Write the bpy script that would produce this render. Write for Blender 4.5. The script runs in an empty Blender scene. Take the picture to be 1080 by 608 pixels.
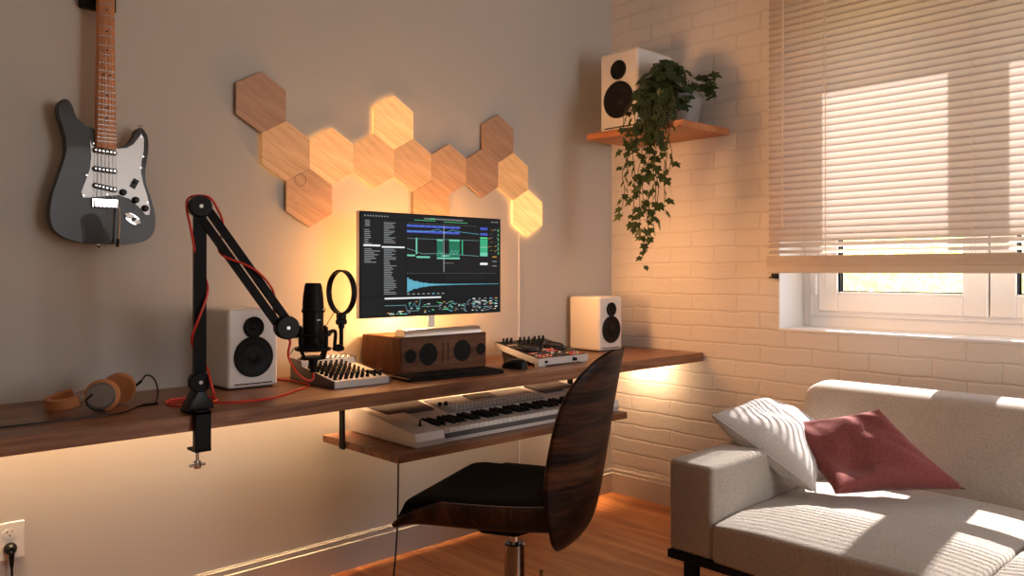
import bpy, bmesh, math, random
from mathutils import Vector, Matrix, noise
random.seed(7)
S = bpy.context.scene
COL = S.collection
PI = math.pi
def R(a): return math.radians(a)

# ------------------------------------------------------------------ camera, sky, sun, exposure
cd = bpy.data.cameras.new('camera'); cam = bpy.data.objects.new('camera', cd); COL.objects.link(cam)
cam.location = (-3.208, -2.647, 1.127); cam.rotation_euler = (R(90), 0, R(-43.4))
cd.sensor_width = 36; cd.lens = 28.2; cd.shift_y = -17.5/1080; cd.clip_start = .02
S.camera = cam
S.view_settings.view_transform = 'Standard'; S.view_settings.look = 'None'
S.view_settings.gamma = 1; S.view_settings.use_curve_mapping = False
S.view_settings.exposure = 0.0
S.cycles.use_denoising = True
S.cycles.max_bounces = 10; S.cycles.diffuse_bounces = 6; S.cycles.transparent_max_bounces = 16
S.cycles.sample_clamp_indirect = 6; S.cycles.caustics_reflective = False; S.cycles.caustics_refractive = False

w = bpy.data.worlds.new('sky'); S.world = w; w.use_nodes = True
bg = w.node_tree.nodes['Background']; bg.inputs[0].default_value = (.68, .81, 1, 1); bg.inputs[1].default_value = 3.6

sd = bpy.data.lights.new('sun', 'SUN'); sd.energy = 22; sd.angle = R(.7); sd.color = (1, .92, .86)
sun = bpy.data.objects.new('sun', sd); COL.objects.link(sun)
sun.rotation_euler = Vector((-1, -.105, -1.05)).to_track_quat('-Z', 'Y').to_euler()

def lamp(name, typ, loc, aim, energy, color, size=.3, size_y=None):
    l = bpy.data.lights.new(name, typ); l.energy = energy; l.color = color
    if typ == 'AREA':
        l.size = size
        if size_y: l.shape = 'RECTANGLE'; l.size_y = size_y
    else: l.shadow_soft_size = size
    o = bpy.data.objects.new(name, l); COL.objects.link(o); o.location = loc
    o.rotation_euler = (Vector(aim) - Vector(loc)).to_track_quat('-Z', 'Y').to_euler()
    return o
lamp('monitor_fill_point', 'POINT', (-1.37, -.155, .985), (-1.28, 0, .9), 9, (1, .48, .18), .012)  # added point light without a fixture, warming the wall and desk around the monitor
def spot(name, loc, aim, energy, color, angle, size=.05):
    l = bpy.data.lights.new(name, 'SPOT'); l.energy = energy; l.color = color; l.spot_size = R(angle); l.spot_blend = 1; l.shadow_soft_size = size
    o = bpy.data.objects.new(name, l); COL.objects.link(o); o.location = loc
    o.rotation_euler = (Vector(aim) - Vector(loc)).to_track_quat('-Z', 'Y').to_euler(); return o
# added warm spots, boosting the light of two hexagon panels into the room
spot('fill_spot_raised_panel', (-1.364, -.10, 1.717), (0, -1.0, 1.6), 46, (1, .47, .18), 92, .16)
spot('fill_spot_brick', (-.95, -.14, 1.06), (0, -.62, 1.08), 9, (1, .47, .18), 100, .03)  # added spot without a fixture, brightening the brick wall
spot('fill_spot_low_panel', (-.62, -.08, 1.395), (-.05, -.70, .85), 14, (1, .46, .17), 105, .08)
spot('fill_spot_desk_gear', (-1.655, -.178, 1.06), (-1.76, -.30, .79), 5, (1, .56, .26), 75, .02)  # added spot beside the monitor, lighting the mixer
spot('fill_spot_desk_gear', (-1.14, -.15, .955), (-.97, -.34, .79), 5, (1, .56, .26), 60, .02)  # another added spot, for the music controller
spot('fill_spot_foot', (-1.34, -.188, .956), (-1.34, -.235, .89), .9, (1, .60, .30), 130, .015)  # added spot that makes the monitor foot shine
# added area light, standing in for daylight from an assumed window behind the camera
lamp('assumed_window_fill_area', 'AREA', (-.95, -4.86, 1.45), (-1.9, 0, 1.15), 29, (1, .92, .82), 1.25, 1.45)
dl = lamp('desk_fill_area', 'AREA', (-2.25, -.034, .700), (-2.25, -.034, 0), 6.5, (1, .66, .36), 4.3, .055); dl.data.spread = R(36); dl.rotation_euler = (0, 0, 0)  # added narrow area light, brightens the skirting ledges beyond what the strip gives
lamp('room_fill_area', 'AREA', (-2.6, -3.4, 2.7), (-2.0, -1.0, .8), 3, (1, .80, .62), 1.0)  # added warm fill for the whole room, no ceiling fitting there

# ------------------------------------------------------------------ materials
def mat(name, color, rough=.5, metal=0, spec=.5, emit=None, estr=0, coat=0, sheen=0):
    m = bpy.data.materials.new(name); m.use_nodes = True
    b = m.node_tree.nodes['Principled BSDF']
    b.inputs['Base Color'].default_value = (*color, 1); b.inputs['Roughness'].default_value = rough
    b.inputs['Metallic'].default_value = metal; b.inputs['Specular IOR Level'].default_value = spec
    if emit: b.inputs['Emission Color'].default_value = (*emit, 1); b.inputs['Emission Strength'].default_value = estr
    if coat: b.inputs['Coat Weight'].default_value = coat
    if sheen: b.inputs['Sheen Weight'].default_value = sheen
    return m
def nodes(m):
    nt = m.node_tree
    return nt, nt.nodes, nt.links, nt.nodes['Principled BSDF']
def coords(m, scale=(1, 1, 1), rot=(0, 0, 0)):
    nt, N, L, b = nodes(m)
    tc = N.new('ShaderNodeTexCoord'); mp = N.new('ShaderNodeMapping')
    m2 = N.new('ShaderNodeMapping'); m2.inputs['Rotation'].default_value = rot
    mp.inputs['Scale'].default_value = scale
    L.new(tc.outputs['Object'], m2.inputs[0]); L.new(m2.outputs[0], mp.inputs[0]); return mp.outputs[0]
def add_noise(m, vec, scale, detail=4, rough=.55):
    nt, N, L, b = nodes(m)
    n = N.new('ShaderNodeTexNoise'); n.inputs['Scale'].default_value = scale
    n.inputs['Detail'].default_value = detail; n.inputs['Roughness'].default_value = rough
    L.new(vec, n.inputs['Vector']); return n
def ramp(m, fac, stops):
    nt, N, L, b = nodes(m)
    r = N.new('ShaderNodeValToRGB'); e = r.color_ramp.elements
    while len(e) < len(stops): e.new(.5)
    for k, (p, c) in enumerate(stops): e[k].position = p; e[k].color = (*c, 1)
    L.new(fac, r.inputs[0]); return r.outputs[0]
def bump(m, h, strength=.2, dist=.005):
    nt, N, L, b = nodes(m)
    bn = N.new('ShaderNodeBump'); bn.inputs['Strength'].default_value = strength; bn.inputs['Distance'].default_value = dist
    L.new(h, bn.inputs['Height']); L.new(bn.outputs[0], b.inputs['Normal'])
def wood(name, dark, mid, light, along='x', scale=1.0, rough=.4, grain=9, coat=0, rot=(0, 0, 0), stops=(.42, .66, .92), spec=.35):
    m = mat(name, mid, rough, spec=spec, coat=coat); nt, N, L, b = nodes(m)
    s = {'x': (.9, grain, grain), 'y': (grain, .9, grain), 'z': (grain, grain, .9), 'xy': (1.1, 1.1, grain)}[along]
    v = coords(m, tuple(k*scale for k in s), rot)
    n1 = add_noise(m, v, 2.2, 6, .6); n1.inputs['Distortion'].default_value = .8
    n2 = add_noise(m, v, 11, 3, .6)
    mx = N.new('ShaderNodeMath'); mx.operation = 'MULTIPLY_ADD'; mx.inputs[1].default_value = .35
    L.new(n2.outputs[0], mx.inputs[0]); L.new(n1.outputs[0], mx.inputs[2])
    c = ramp(m, mx.outputs[0], list(zip(stops, (dark, mid, light))))
    L.new(c, b.inputs['Base Color']); bump(m, mx.outputs[0], .08, .002)
    return m, c
def fabric(name, c1, c2, scale=260, strength=.35):
    m = mat(name, c1, .95, spec=.1, sheen=.25); nt, N, L, b = nodes(m)
    v = coords(m); n = add_noise(m, v, scale, 2); n2 = add_noise(m, v, 6, 3)
    mx = N.new('ShaderNodeMath'); mx.operation = 'MULTIPLY_ADD'; mx.inputs[1].default_value = .25
    L.new(n2.outputs[0], mx.inputs[0]); L.new(n.outputs[0], mx.inputs[2])
    L.new(ramp(m, mx.outputs[0], [(.42, c2), (.8, c1)]), b.inputs['Base Color'])
    bump(m, n.outputs[0], strength, .002); return m

M = {}
M['wall'] = mat('grey_plaster', (.53, .505, .46), .9, spec=.2)
v = coords(M['wall']); bump(M['wall'], add_noise(M['wall'], v, 70, 3).outputs[0], .04, .002)
M['white_paint'] = mat('white_paint', (.80, .79, .79), .6)
M['skirting'] = mat('skirting_paint', (.50, .45, .40), .45)
M['skirting_b'] = mat('skirting_brick_paint', (.66, .60, .53), .5)
# painted brick
m = M['brick'] = mat('painted_brick', (.74, .69, .64), .8, spec=.3); nt, N, L, b = nodes(m)
v = coords(m, (1, 1, 1), (R(90), 0, R(90)))
tc = N.new('ShaderNodeTexCoord'); sx = N.new('ShaderNodeSeparateXYZ'); cx = N.new('ShaderNodeCombineXYZ')
L.new(tc.outputs['Object'], sx.inputs[0]); L.new(sx.outputs['Y'], cx.inputs[0]); L.new(sx.outputs['Z'], cx.inputs[1])
wn = N.new('ShaderNodeTexNoise'); wn.inputs['Scale'].default_value = 9; L.new(cx.outputs[0], wn.inputs['Vector'])
vm = N.new('ShaderNodeVectorMath'); vm.operation = 'MULTIPLY_ADD'; vm.inputs[1].default_value = (.03, .02, 0)
L.new(wn.outputs['Color'], vm.inputs[0]); L.new(cx.outputs[0], vm.inputs[2])
bt = N.new('ShaderNodeTexBrick'); L.new(vm.outputs[0], bt.inputs['Vector'])
bt.inputs['Scale'].default_value = 1; bt.inputs['Brick Width'].default_value = .235; bt.inputs['Row Height'].default_value = .0735
bt.inputs['Mortar Size'].default_value = .008; bt.inputs['Mortar Smooth'].default_value = 1.0
bt.inputs['Color1'].default_value = (1, 1, 1, 1); bt.inputs['Color2'].default_value = (.82, .82, .82, 1); bt.inputs['Mortar'].default_value = (.25, .25, .25, 1)
bn = N.new('ShaderNodeTexNoise'); bn.inputs['Scale'].default_value = 45; bn.inputs['Detail'].default_value = 4; L.new(tc.outputs['Object'], bn.inputs['Vector'])
ad = N.new('ShaderNodeMath'); ad.operation = 'MULTIPLY_ADD'; ad.inputs[1].default_value = .35
L.new(bn.outputs[0], ad.inputs[0]); L.new(bt.outputs['Color'], ad.inputs[2]); bump(m, ad.outputs[0], .5, .007)
cr = ramp(m, ad.outputs[0], [(.3, (.70, .65, .595)), (.8, (.73, .68, .625)), (1.2, (.75, .70, .65))]); L.new(cr, b.inputs['Base Color'])
# floor planks
m = M['floor'] = mat('floor_wood', (.3, .12, .05), .38); nt, N, L, b = nodes(m)
v = coords(m, (9, .8, 9)); n1 = add_noise(m, v, 1.6, 6, .6); n1.inputs['Distortion'].default_value = 1.0
tc = N.new('ShaderNodeTexCoord'); mp = N.new('ShaderNodeMapping'); mp.inputs['Rotation'].default_value = (0, 0, R(90)); L.new(tc.outputs['Object'], mp.inputs[0])
bt = N.new('ShaderNodeTexBrick'); L.new(mp.outputs[0], bt.inputs['Vector']); bt.inputs['Scale'].default_value = 1
bt.inputs['Brick Width'].default_value = 1.3; bt.inputs['Row Height'].default_value = .13; bt.inputs['Mortar Size'].default_value = .0012
bt.inputs['Color1'].default_value = (.25, .25, .25, 1); bt.inputs['Color2'].default_value = (.75, .75, .75, 1); bt.inputs['Mortar'].default_value = (.0, .0, .0, 1)
ma = N.new('ShaderNodeMath'); ma.operation = 'MULTIPLY_ADD'; ma.inputs[1].default_value = .25; L.new(bt.outputs['Color'], ma.inputs[0]); L.new(n1.outputs[0], ma.inputs[2])
L.new(ramp(m, ma.outputs[0], [(.3, (.14, .042, .015)), (.58, (.48, .165, .05)), (.85, (.70, .32, .12))]), b.inputs['Base Color'])
M['walnut'], _ = wood('walnut', (.10, .042, .021), (.23, .10, .05), (.37, .185, .098), 'x', 1, .36)
M['walnut_box'], _ = wood('walnut_cabinet', (.042, .016, .008), (.11, .044, .021), (.19, .085, .04), 'x', 1.6, .55, spec=.25)
M['walnut_side'], _ = wood('walnut_side', (.036, .013, .006), (.10, .04, .02), (.18, .075, .034), 'z', 2, .55, spec=.25)
M['shelf_wood'], _ = wood('shelf_wood', (.28, .09, .035), (.42, .155, .06), (.55, .24, .10), 'y', 1, .45)
M['chair_wood'], _ = wood('rosewood', (.003, .0014, .0008), (.022, .008, .004), (.085, .031, .013), 'xy', 1.0, .45, 12, stops=(.52, .66, .86), spec=.13)
M['chair_apron'], _ = wood('rosewood_apron', (.004, .0018, .001), (.022, .008, .004), (.075, .028, .012), 'z', 1.0, .4, 12, stops=(.5, .66, .88), spec=.25)
M['neck_wood'], _ = wood('maple_neck', (.50, .16, .045), (.66, .24, .075), (.72, .30, .11), 'z', 2, .4)
M['black_leather'] = mat('black_cushion', (.003, .003, .003), .8, spec=.06)
v = coords(M['black_leather']); bump(M['black_leather'], add_noise(M['black_leather'], v, 90, 3).outputs[0], .1, .002)
M['sofa'] = fabric('sofa_fabric', (.47, .42, .365), (.32, .28, .24))
M['white_cloth'] = fabric('white_cloth', (.68, .64, .62), (.56, .52, .49), 200, .25)
M['red_cloth'] = fabric('red_cloth', (.27, .075, .068), (.17, .044, .040), 200, .3)
M['white_gloss'] = mat('white_lacquer', (.78, .75, .71), .28)
M['white_plastic'] = mat('white_plastic', (.74, .72, .69), .4)
M['panel_grey'] = mat('panel_grey', (.27, .265, .26), .5)
M['silver'] = mat('silver_plastic', (.62, .60, .58), .40, .2)
M['alu'] = mat('aluminium', (.75, .74, .72), .3, .9)
M['brushed'] = mat('brushed_metal', (.34, .32, .30), .38, .9)
M['chrome'] = mat('chrome', (.8, .8, .8), .08, 1)
M['dark_chrome'] = mat('dark_chrome', (.30, .28, .27), .12, 1)
M['black'] = mat('black_plastic', (.006, .006, .0065), .36, spec=.2)
M['black_matte'] = mat('black_rubber', (.008, .008, .009), .7, spec=.2)
M['black_metal'] = mat('black_metal', (.006, .006, .0065), .5, spec=.15)
M['cone'] = mat('speaker_cone', (.006, .006, .006), .5, spec=.16)
M['dark_grey'] = mat('dark_grey_plastic', (.09, .088, .088), .45)
M['red_cable'] = mat('red_cable', (.62, .035, .02), .45)
M['tan'] = mat('tan_leather', (.50, .20, .075), .6)
M['gold'] = mat('gold', (.9, .65, .25), .25, 1)
M['guitar_black'] = mat('charcoal_lacquer', (.036, .037, .039), .5, .25, coat=.10)
M['pickguard'] = mat('silver_pickguard', (.52, .50, .48), .35, .3)
M['ivory'] = mat('white_keys', (.70, .66, .60), .35)
M['pvc'] = mat('window_pvc', (.90, .89, .90), .35)
M['led'] = mat('warm_led', (1, .8, .5), .5, emit=(1, .40, .10), estr=62)
M['led_desk'] = mat('desk_led', (1, .8, .5), .5, emit=(1, .62, .34), estr=18)
M['led_brick'] = mat('desk_led_bright', (1, .8, .5), .5, emit=(1, .66, .36), estr=125)
M['halo'] = mat('halo_led', (1, .8, .5), .5, emit=(1, .58, .20), estr=5)
# blind slats: thin, let some sun through
m = M['slat'] = mat('blind_slat', (.50, .40, .325), .5, spec=.3); nt, N, L, b = nodes(m)
tr = N.new('ShaderNodeBsdfTranslucent'); tr.inputs[0].default_value = (.78, .67, .63, 1)
mx = N.new('ShaderNodeMixShader'); mx.inputs[0].default_value = .21
L.new(b.outputs[0], mx.inputs[1]); L.new(tr.outputs[0], mx.inputs[2]); L.new(mx.outputs[0], N['Material Output'].inputs[0])
M['blind_rail'] = mat('blind_rail', (.66, .55, .44), .5)
# window glass
m = M['glass'] = bpy.data.materials.new('window_glass'); m.use_nodes = True; nt = m.node_tree; N = nt.nodes; L = nt.links
N.remove(N['Principled BSDF']); t = N.new('ShaderNodeBsdfTransparent'); g = N.new('ShaderNodeBsdfGlossy'); g.inputs['Roughness'].default_value = .02
fr = N.new('ShaderNodeFresnel'); fr.inputs[0].default_value = 1.4; mx = N.new('ShaderNodeMixShader')
L.new(fr.outputs[0], mx.inputs[0]); L.new(t.outputs[0], mx.inputs[1]); L.new(g.outputs[0], mx.inputs[2]); L.new(mx.outputs[0], N['Material Output'].inputs[0])
def leafmat(name, c, tcol, f):
    m = mat(name, c, .5, spec=.35); nt, N, L, b = nodes(m)
    tr = N.new('ShaderNodeBsdfTranslucent'); tr.inputs[0].default_value = (*tcol, 1)
    mx = N.new('ShaderNodeMixShader'); mx.inputs[0].default_value = f
    L.new(b.outputs[0], mx.inputs[1]); L.new(tr.outputs[0], mx.inputs[2]); L.new(mx.outputs[0], N['Material Output'].inputs[0]); return m
M['ivy'] = leafmat('ivy_leaf', (.035, .060, .020), (.10, .16, .03), .25)
M['stem'] = mat('ivy_stem', (.07, .06, .03), .7)
M['bush'] = leafmat('bush_leaf', (.80, .77, .42), (.97, .95, .62), .65)
M['outside_ground'] = mat('dry_grass', (.55, .48, .25), .9)
M['pot'] = mat('grey_pot', (.30, .29, .28), .6)
def emis(name, c, s=1): return mat(name, (0, 0, 0), .5, spec=.12, emit=c, estr=s)

# ------------------------------------------------------------------ mesh helpers
W = {}
class MB:
    def __init__(s): s.bm = bmesh.new()
    def box(s, a, b, mi=0, bev=0, seg=1, rot=None):
        bm = s.bm; c = [(a[i]+b[i])/2 for i in range(3)]; h = [abs(b[i]-a[i])/2 for i in range(3)]
        vs = [bm.verts.new((c[0]+i*h[0], c[1]+j*h[1], c[2]+k*h[2])) for i in (-1, 1) for j in (-1, 1) for k in (-1, 1)]
        fs = [bm.faces.new([vs[q] for q in f]) for f in ((0, 1, 3, 2), (4, 6, 7, 5), (0, 4, 5, 1), (2, 3, 7, 6), (0, 2, 6, 4), (1, 5, 7, 3))]
        for f in fs: f.material_index = mi
        if bev:
            es = list({e for f in fs for e in f.edges})
            r = bmesh.ops.bevel(bm, geom=es, offset=bev, segments=seg, profile=.5, affect='EDGES', clamp_overlap=True)
            for f in r['faces']: f.material_index = mi
            vs = list({v for f in r['faces'] for v in f.verts} | {v for v in vs if v.is_valid})
        if rot is not None:
            bmesh.ops.rotate(bm, verts=vs, cent=Vector(c), matrix=rot)
        return s
    def cyl(s, p0, p1, r0, r1=None, seg=20, mi=0):
        r1 = r0 if r1 is None else r1
        return s.lathe([(0, 0), (r0, 0), (r1, 1), (0, 1)], p0, p1, seg, mi)
    def lathe(s, prof, p0, p1, seg=24, mi=0):
        """profile of (radius, fraction along p0->p1)"""
        bm = s.bm; p0 = Vector(p0); d = Vector(p1)-p0; q = d.to_track_quat('Z', 'Y'); ln = d.length
        rings = []
        for r, z in prof:
            if r < 1e-6: rings.append([bm.verts.new(p0 + q @ Vector((0, 0, z*ln)))])
            else: rings.append([bm.verts.new(p0 + q @ Vector((r*math.cos(2*PI*k/seg), r*math.sin(2*PI*k/seg), z*ln))) for k in range(seg)])
        for A, B in zip(rings, rings[1:]):
            for k in range(seg):
                k2 = (k+1) % seg
                if len(A) == 1 and len(B) == 1: continue
                if len(A) == 1: f = (A[0], B[k2], B[k])
                elif len(B) == 1: f = (A[k], A[k2], B[0])
                else: f = (A[k], A[k2], B[k2], B[k])
                bm.faces.new(f).material_index = mi
        return s
    def tube(s, pts, r, seg=8, mi=0, smooth=5, closed=False):
        bm = s.bm; P = [Vector(p) for p in pts]
        if smooth and len(P) > 2:
            Q = []; n = len(P)
            for i in range(n if closed else n-1):
                g = (lambda k: P[k % n]) if closed else (lambda k: P[min(max(k, 0), n-1)])
                a, b_, c, d = g(i-1), g(i), g(i+1), g(i+2)
                for k in range(smooth):
                    t = k/smooth
                    Q.append(.5*((2*b_)+(c-a)*t+(2*a-5*b_+4*c-d)*t*t+(3*b_-a-3*c+d)*t**3))
            if not closed: Q.append(P[-1])
            P = Q
        n = len(P); rings = []; up = Vector((0, 0, 1)); prev = None
        for i, p in enumerate(P):
            t = (P[(i+1) % n]-P[i-1]) if closed else (P[min(i+1, n-1)]-P[max(i-1, 0)])
            t.normalize()
            if prev is None:
                a = t.cross(up); a = a if a.length > .1 else t.cross(Vector((1, 0, 0))); a.normalize()
            else:
                a = prev - t*prev.dot(t); a.normalize()
            prev = a; b_ = t.cross(a)
            rr = r(i/(n-1)) if callable(r) else r
            rings.append([bm.verts.new(p + rr*(math.cos(2*PI*k/seg)*a + math.sin(2*PI*k/seg)*b_)) for k in range(seg)])
        pairs = list(zip(rings, rings[1:])) + ([(rings[-1], rings[0])] if closed else [])
        for A, B in pairs:
            for k in range(seg): bm.faces.new((A[k], A[(k+1) % seg], B[(k+1) % seg], B[k])).material_index = mi
        if not closed:
            bm.faces.new(rings[0][::-1]).material_index = mi; bm.faces.new(rings[-1]).material_index = mi
        return s
    def prism(s, pts, f0, f1, mi=0, bev=0, seg=3):
        """closed 2-D outline, f0/f1 map (a,b) to the two faces"""
        bm = s.bm; A = [bm.verts.new(f0(*p)) for p in pts]; B = [bm.verts.new(f1(*p)) for p in pts]; n = len(pts)
        fs = [bm.faces.new(A), bm.faces.new(B[::-1])]
        sides = [bm.faces.new((A[k], B[k], B[(k+1) % n], A[(k+1) % n])) for k in range(n)]
        for f in fs+sides: f.material_index = mi
        if bev:
            es = list({e for f in fs for e in f.edges})
            r = bmesh.ops.bevel(bm, geom=es, offset=bev, segments=seg, profile=.5, affect='EDGES')
            for f in r['faces']: f.material_index = mi
        return s
    def quad(s, a, b, c, d, mi=0):
        s.bm.faces.new([s.bm.verts.new(p) for p in (a, b, c, d)]).material_index = mi; return s
    def grid(s, fn, nu, nv, mi=0, wrap=False):
        V = [[s.bm.verts.new(fn(i/nu, j/nv)) for j in range(nv+1)] for i in range(nu+1)]
        for i in range(nu):
            for j in range(nv): s.bm.faces.new((V[i][j], V[i+1][j], V[i+1][j+1], V[i][j+1])).material_index = mi
        return s
    def rounded(s, a, b, r, fn=None, n=(10, 10, 6), mi=0):
        """box with rounded edges and enough faces to be bent by fn(p)->p"""
        bm = bmesh.new(); bmesh.ops.create_cube(bm, size=2)
        bm.free()
        c = Vector([(a[i]+b[i])/2 for i in range(3)]); h = Vector([abs(b[i]-a[i])/2 for i in range(3)])
        def ticks(i):
            hi = h[i]; ri = min(r, hi*.999); e = [-hi + ri*(1-math.cos(PI/2*k/4)) for k in range(5)]
            inner = [-hi+ri + (2*hi-2*ri)*k/n[i] for k in range(1, n[i])]
            return e + inner + [-q for q in e[::-1]]
        T = [ticks(i) for i in range(3)]; cache = {}
        def vert(p):
            key = tuple(round(q, 6) for q in p)
            if key in cache: return cache[key]
            inn = Vector([max(-h[i]+min(r, h[i]*.999), min(h[i]-min(r, h[i]*.999), p[i])) for i in range(3)])
            d = Vector(p)-inn
            # re-project ticks through tangent to sphere
            q = inn + (d.normalized()*min(r, min(h)*.999) if d.length > 1e-9 else Vector())
            q = q + c
            if fn: q = Vector(fn(q))
            cache[key] = s.bm.verts.new(q); return cache[key]
        for ax in range(3):
            u, v_ = (ax+1) % 3, (ax+2) % 3
            for sg in (-1, 1):
                for i in range(len(T[u])-1):
                    for j in range(len(T[v_])-1):
                        ps = []
                        for (x, y) in ((i, j), (i+1, j), (i+1, j+1), (i, j+1)):
                            p = [0, 0, 0]; p[ax] = sg*h[ax]; p[u] = T[u][x]; p[v_] = T[v_][y]; ps.append(vert(p))
                        if sg < 0: ps = ps[::-1]
                        if len(set(ps)) == 4:
                            try: s.bm.faces.new(ps).material_index = mi
                            except ValueError: pass
        return s
    def build(s, name, mats, parent=None, local=False, angle=35, recalc=True):
        if recalc: bmesh.ops.recalc_face_normals(s.bm, faces=s.bm.faces[:])
        me = bpy.data.meshes.new(name)
        if parent is not None and not local:
            bmesh.ops.translate(s.bm, verts=s.bm.verts[:], vec=-W[parent.name])
        s.bm.to_mesh(me); s.bm.free()
        for mm in (mats if isinstance(mats, (list, tuple)) else [mats]): me.materials.append(mm)
        me.polygons.foreach_set('use_smooth', [True]*len(me.polygons))
        me.set_sharp_from_angle(angle=R(angle))
        o = bpy.data.objects.new(name, me); COL.objects.link(o)
        W[o.name] = Vector(W[parent.name]) if (parent is not None and not local) else Vector((0, 0, 0))
        if parent is not None: o.parent = parent
        return o
def tag(o, label=None, cat=None, group=None, kind=None):
    if label: o['label'] = label
    if cat: o['category'] = cat
    if group: o['group'] = group
    if kind: o['kind'] = kind
    return o
def thing(name, label, cat, loc=(0, 0, 0), rotz=0, group=None):
    o = bpy.data.objects.new(name, None); COL.objects.link(o); o.empty_display_size = .05
    o.location = loc; o.rotation_euler = (0, 0, rotz); W[o.name] = Vector(loc)
    return tag(o, label, cat, group)
def struct(mb, name, m, parent=None):
    return tag(mb.build(name, m, parent), kind='structure')
def clone(o, loc, parent, rot=None, label=None):
    c = o.copy(); COL.objects.link(c); c.parent = parent; c.location = loc
    if rot is not None: c.rotation_euler = rot
    return c

# ------------------------------------------------------------------ the room
XL, YF, ZC, WT = -4.8, -4.9, 2.75, .30
Y0, Y1, ZS, ZT = -.924, -2.45, .883, 2.27            # window opening
struct(MB().box((XL, YF, -.1), (.3, .2, 0)), 'floor', M['floor'])
struct(MB().box((XL, 0, 0), (.3, .2, ZC)), 'wall_back', M['wall'])
wr = MB().box((0, 0, 0), (WT, Y0, ZC)).box((0, Y1, 0), (WT, YF, ZC)).box((0, Y0, 0), (WT, Y1, ZS-.002)).box((0, Y0, ZT), (WT, Y1, ZC))
struct(wr, 'wall_right', M['brick'])
struct(MB().box((XL-.2, YF, 0), (XL, .2, ZC)), 'wall_left', M['wall'])
VX0, VX1, VZ0, VZ1 = -1.62, -.28, .70, 2.22             # assumed second window, unseen behind the camera, made for the added area light
wf = MB().box((XL, YF-.2, 0), (VX0, YF, ZC)).box((VX1, YF-.2, 0), (.3, YF, ZC)).box((VX0, YF-.2, 0), (VX1, YF, VZ0)).box((VX0, YF-.2, VZ1), (VX1, YF, ZC))
struct(wf, 'wall_front', M['wall'])
struct(MB().box((XL, YF, ZC), (.3, .2, ZC+.15)), 'ceiling', M['white_paint'])
bp = [(0, 0), (.023, 0), (.023, .098), (.015, .1000), (.015, .1165), (.007, .1185), (.007, .122), (0, .122)]
struct(MB().prism(bp, lambda a, z: (XL, -a, z), lambda a, z: (-.021, -a, z)), 'baseboard_back', M['skirting'])
struct(MB().prism(bp, lambda a, z: (-a, 0, z), lambda a, z: (-a, YF, z)), 'baseboard_right', M['skirting_b'])

# ------------------------------------------------------------------ window
win = tag(thing('window_1', None, None, (.2, -1.68, ZS)), kind='structure')
rv = MB().box((.0, Y0, ZS), (.28, Y0-.006, ZT)).box((0, Y1+.006, ZS), (.28, Y1, ZT)).box((0, Y0, ZT-.006), (.28, Y1, ZT))
rv.build('reveal', M['white_paint'], win)
MB().box((-.004, Y0, ZS-.014), (.22, Y1, ZS), bev=.003).build('sill', M['white_paint'], win)
fb, ft, xa = .932, 2.235, .19
fr = MB()
fr.box((xa+.012, Y0-.051, ZS), (xa+.088, Y1+.051, fb+.004), bev=.002)
fr.box((xa+.03, Y0-.006, ZS), (xa+.09, Y0-.05, ZT), bev=.002)
fr.box((xa, Y0-.05, fb), (xa+.08, Y0-.105, ft), bev=.003).box((xa, Y1+.105, fb), (xa+.08, Y1+.05, ft), bev=.003)
fr.box((xa+.0006, Y0-.10, fb+.0006), (xa+.079, Y1+.10, fb+.03), bev=.003).box((xa+.0006, Y0-.10, ft-.03), (xa+.079, Y1+.10, ft-.0006), bev=.003)
fr.box((xa+.045, -1.64, fb+.01), (xa+.082, -1.73, ft-.01), bev=.002)
fr.box((xa+.03, Y0-.006, ft), (xa+.08, Y1+.006, ZT-.006)).build('frame', M['pvc'], win)
def sash(ya, yb):
    za, zb, wd = .952, 2.225, .088
    s = MB(); x0, x1 = xa-.014, xa+.05
    s.box((x0, ya, za), (x1, ya-wd, zb), bev=.006).box((x0, yb+wd, za), (x1, yb, zb), bev=.006)
    s.box((x0+.0008, ya-wd+.004, za+.0006), (x1-.0008, yb+wd-.004, za+wd), bev=.006).box((x0+.0008, ya-wd+.004, zb-wd), (x1-.0008, yb+wd-.004, zb-.0006), bev=.006)
    o = s.build('sash', M['pvc'], win)
    k = .012; a, b_, c, d = ya-wd, yb+wd, za+wd, zb-wd
    bd = MB().box((x0-.002, a+k, c-k), (x1-.03, a, d+k), bev=.003).box((x0-.002, b_, c-k), (x1-.03, b_-k, d+k), bev=.003)
    bd.box((x0-.0015, a-.0008, c-k+.0008), (x1-.031, b_+.0008, c), bev=.003).box((x0-.0015, a-.0008, d), (x1-.031, b_+.0008, d+k-.0008), bev=.003); bd.build('glazing_bead', M['pvc'], o)
    g = MB().box((xa+.02, a, c), (xa+.024, a-.008, d)).box((xa+.02, b_+.008, c), (xa+.024, b_, d)).box((xa+.02, a, c), (xa+.024, b_, c+.004))
    g.build('gasket', M['black_matte'], o)
    MB().quad((xa+.022, a, c), (xa+.022, b_, c), (xa+.022, b_, d), (xa+.022, a, d)).build('pane', M['glass'], o)
    return o
s1 = sash(-1.016, -1.682); s2 = sash(-1.688, -2.354)
for z in (1.07, 2.1):
    MB().cyl((xa-.016, -1.008, z-.045), (xa-.016, -1.008, z+.045), .008, seg=12).build('hinge', M['pvc'], s1)

w2 = MB().box((VX0, YF-.16, VZ0), (VX0+.07, YF-.09, VZ1)).box((VX1-.07, YF-.16, VZ0), (VX1, YF-.09, VZ1)).box((VX0+.07, YF-.16, VZ0), (VX1-.07, YF-.09, VZ0+.07)).box((VX0+.07, YF-.16, VZ1-.07), (VX1-.07, YF-.09, VZ1)).box((-.985, YF-.155, VZ0+.07), (-.915, YF-.095, VZ1-.07))
struct(w2, 'assumed_window_2', M['pvc'])  # unseen frame of the assumed window that goes with the added area light
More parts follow.
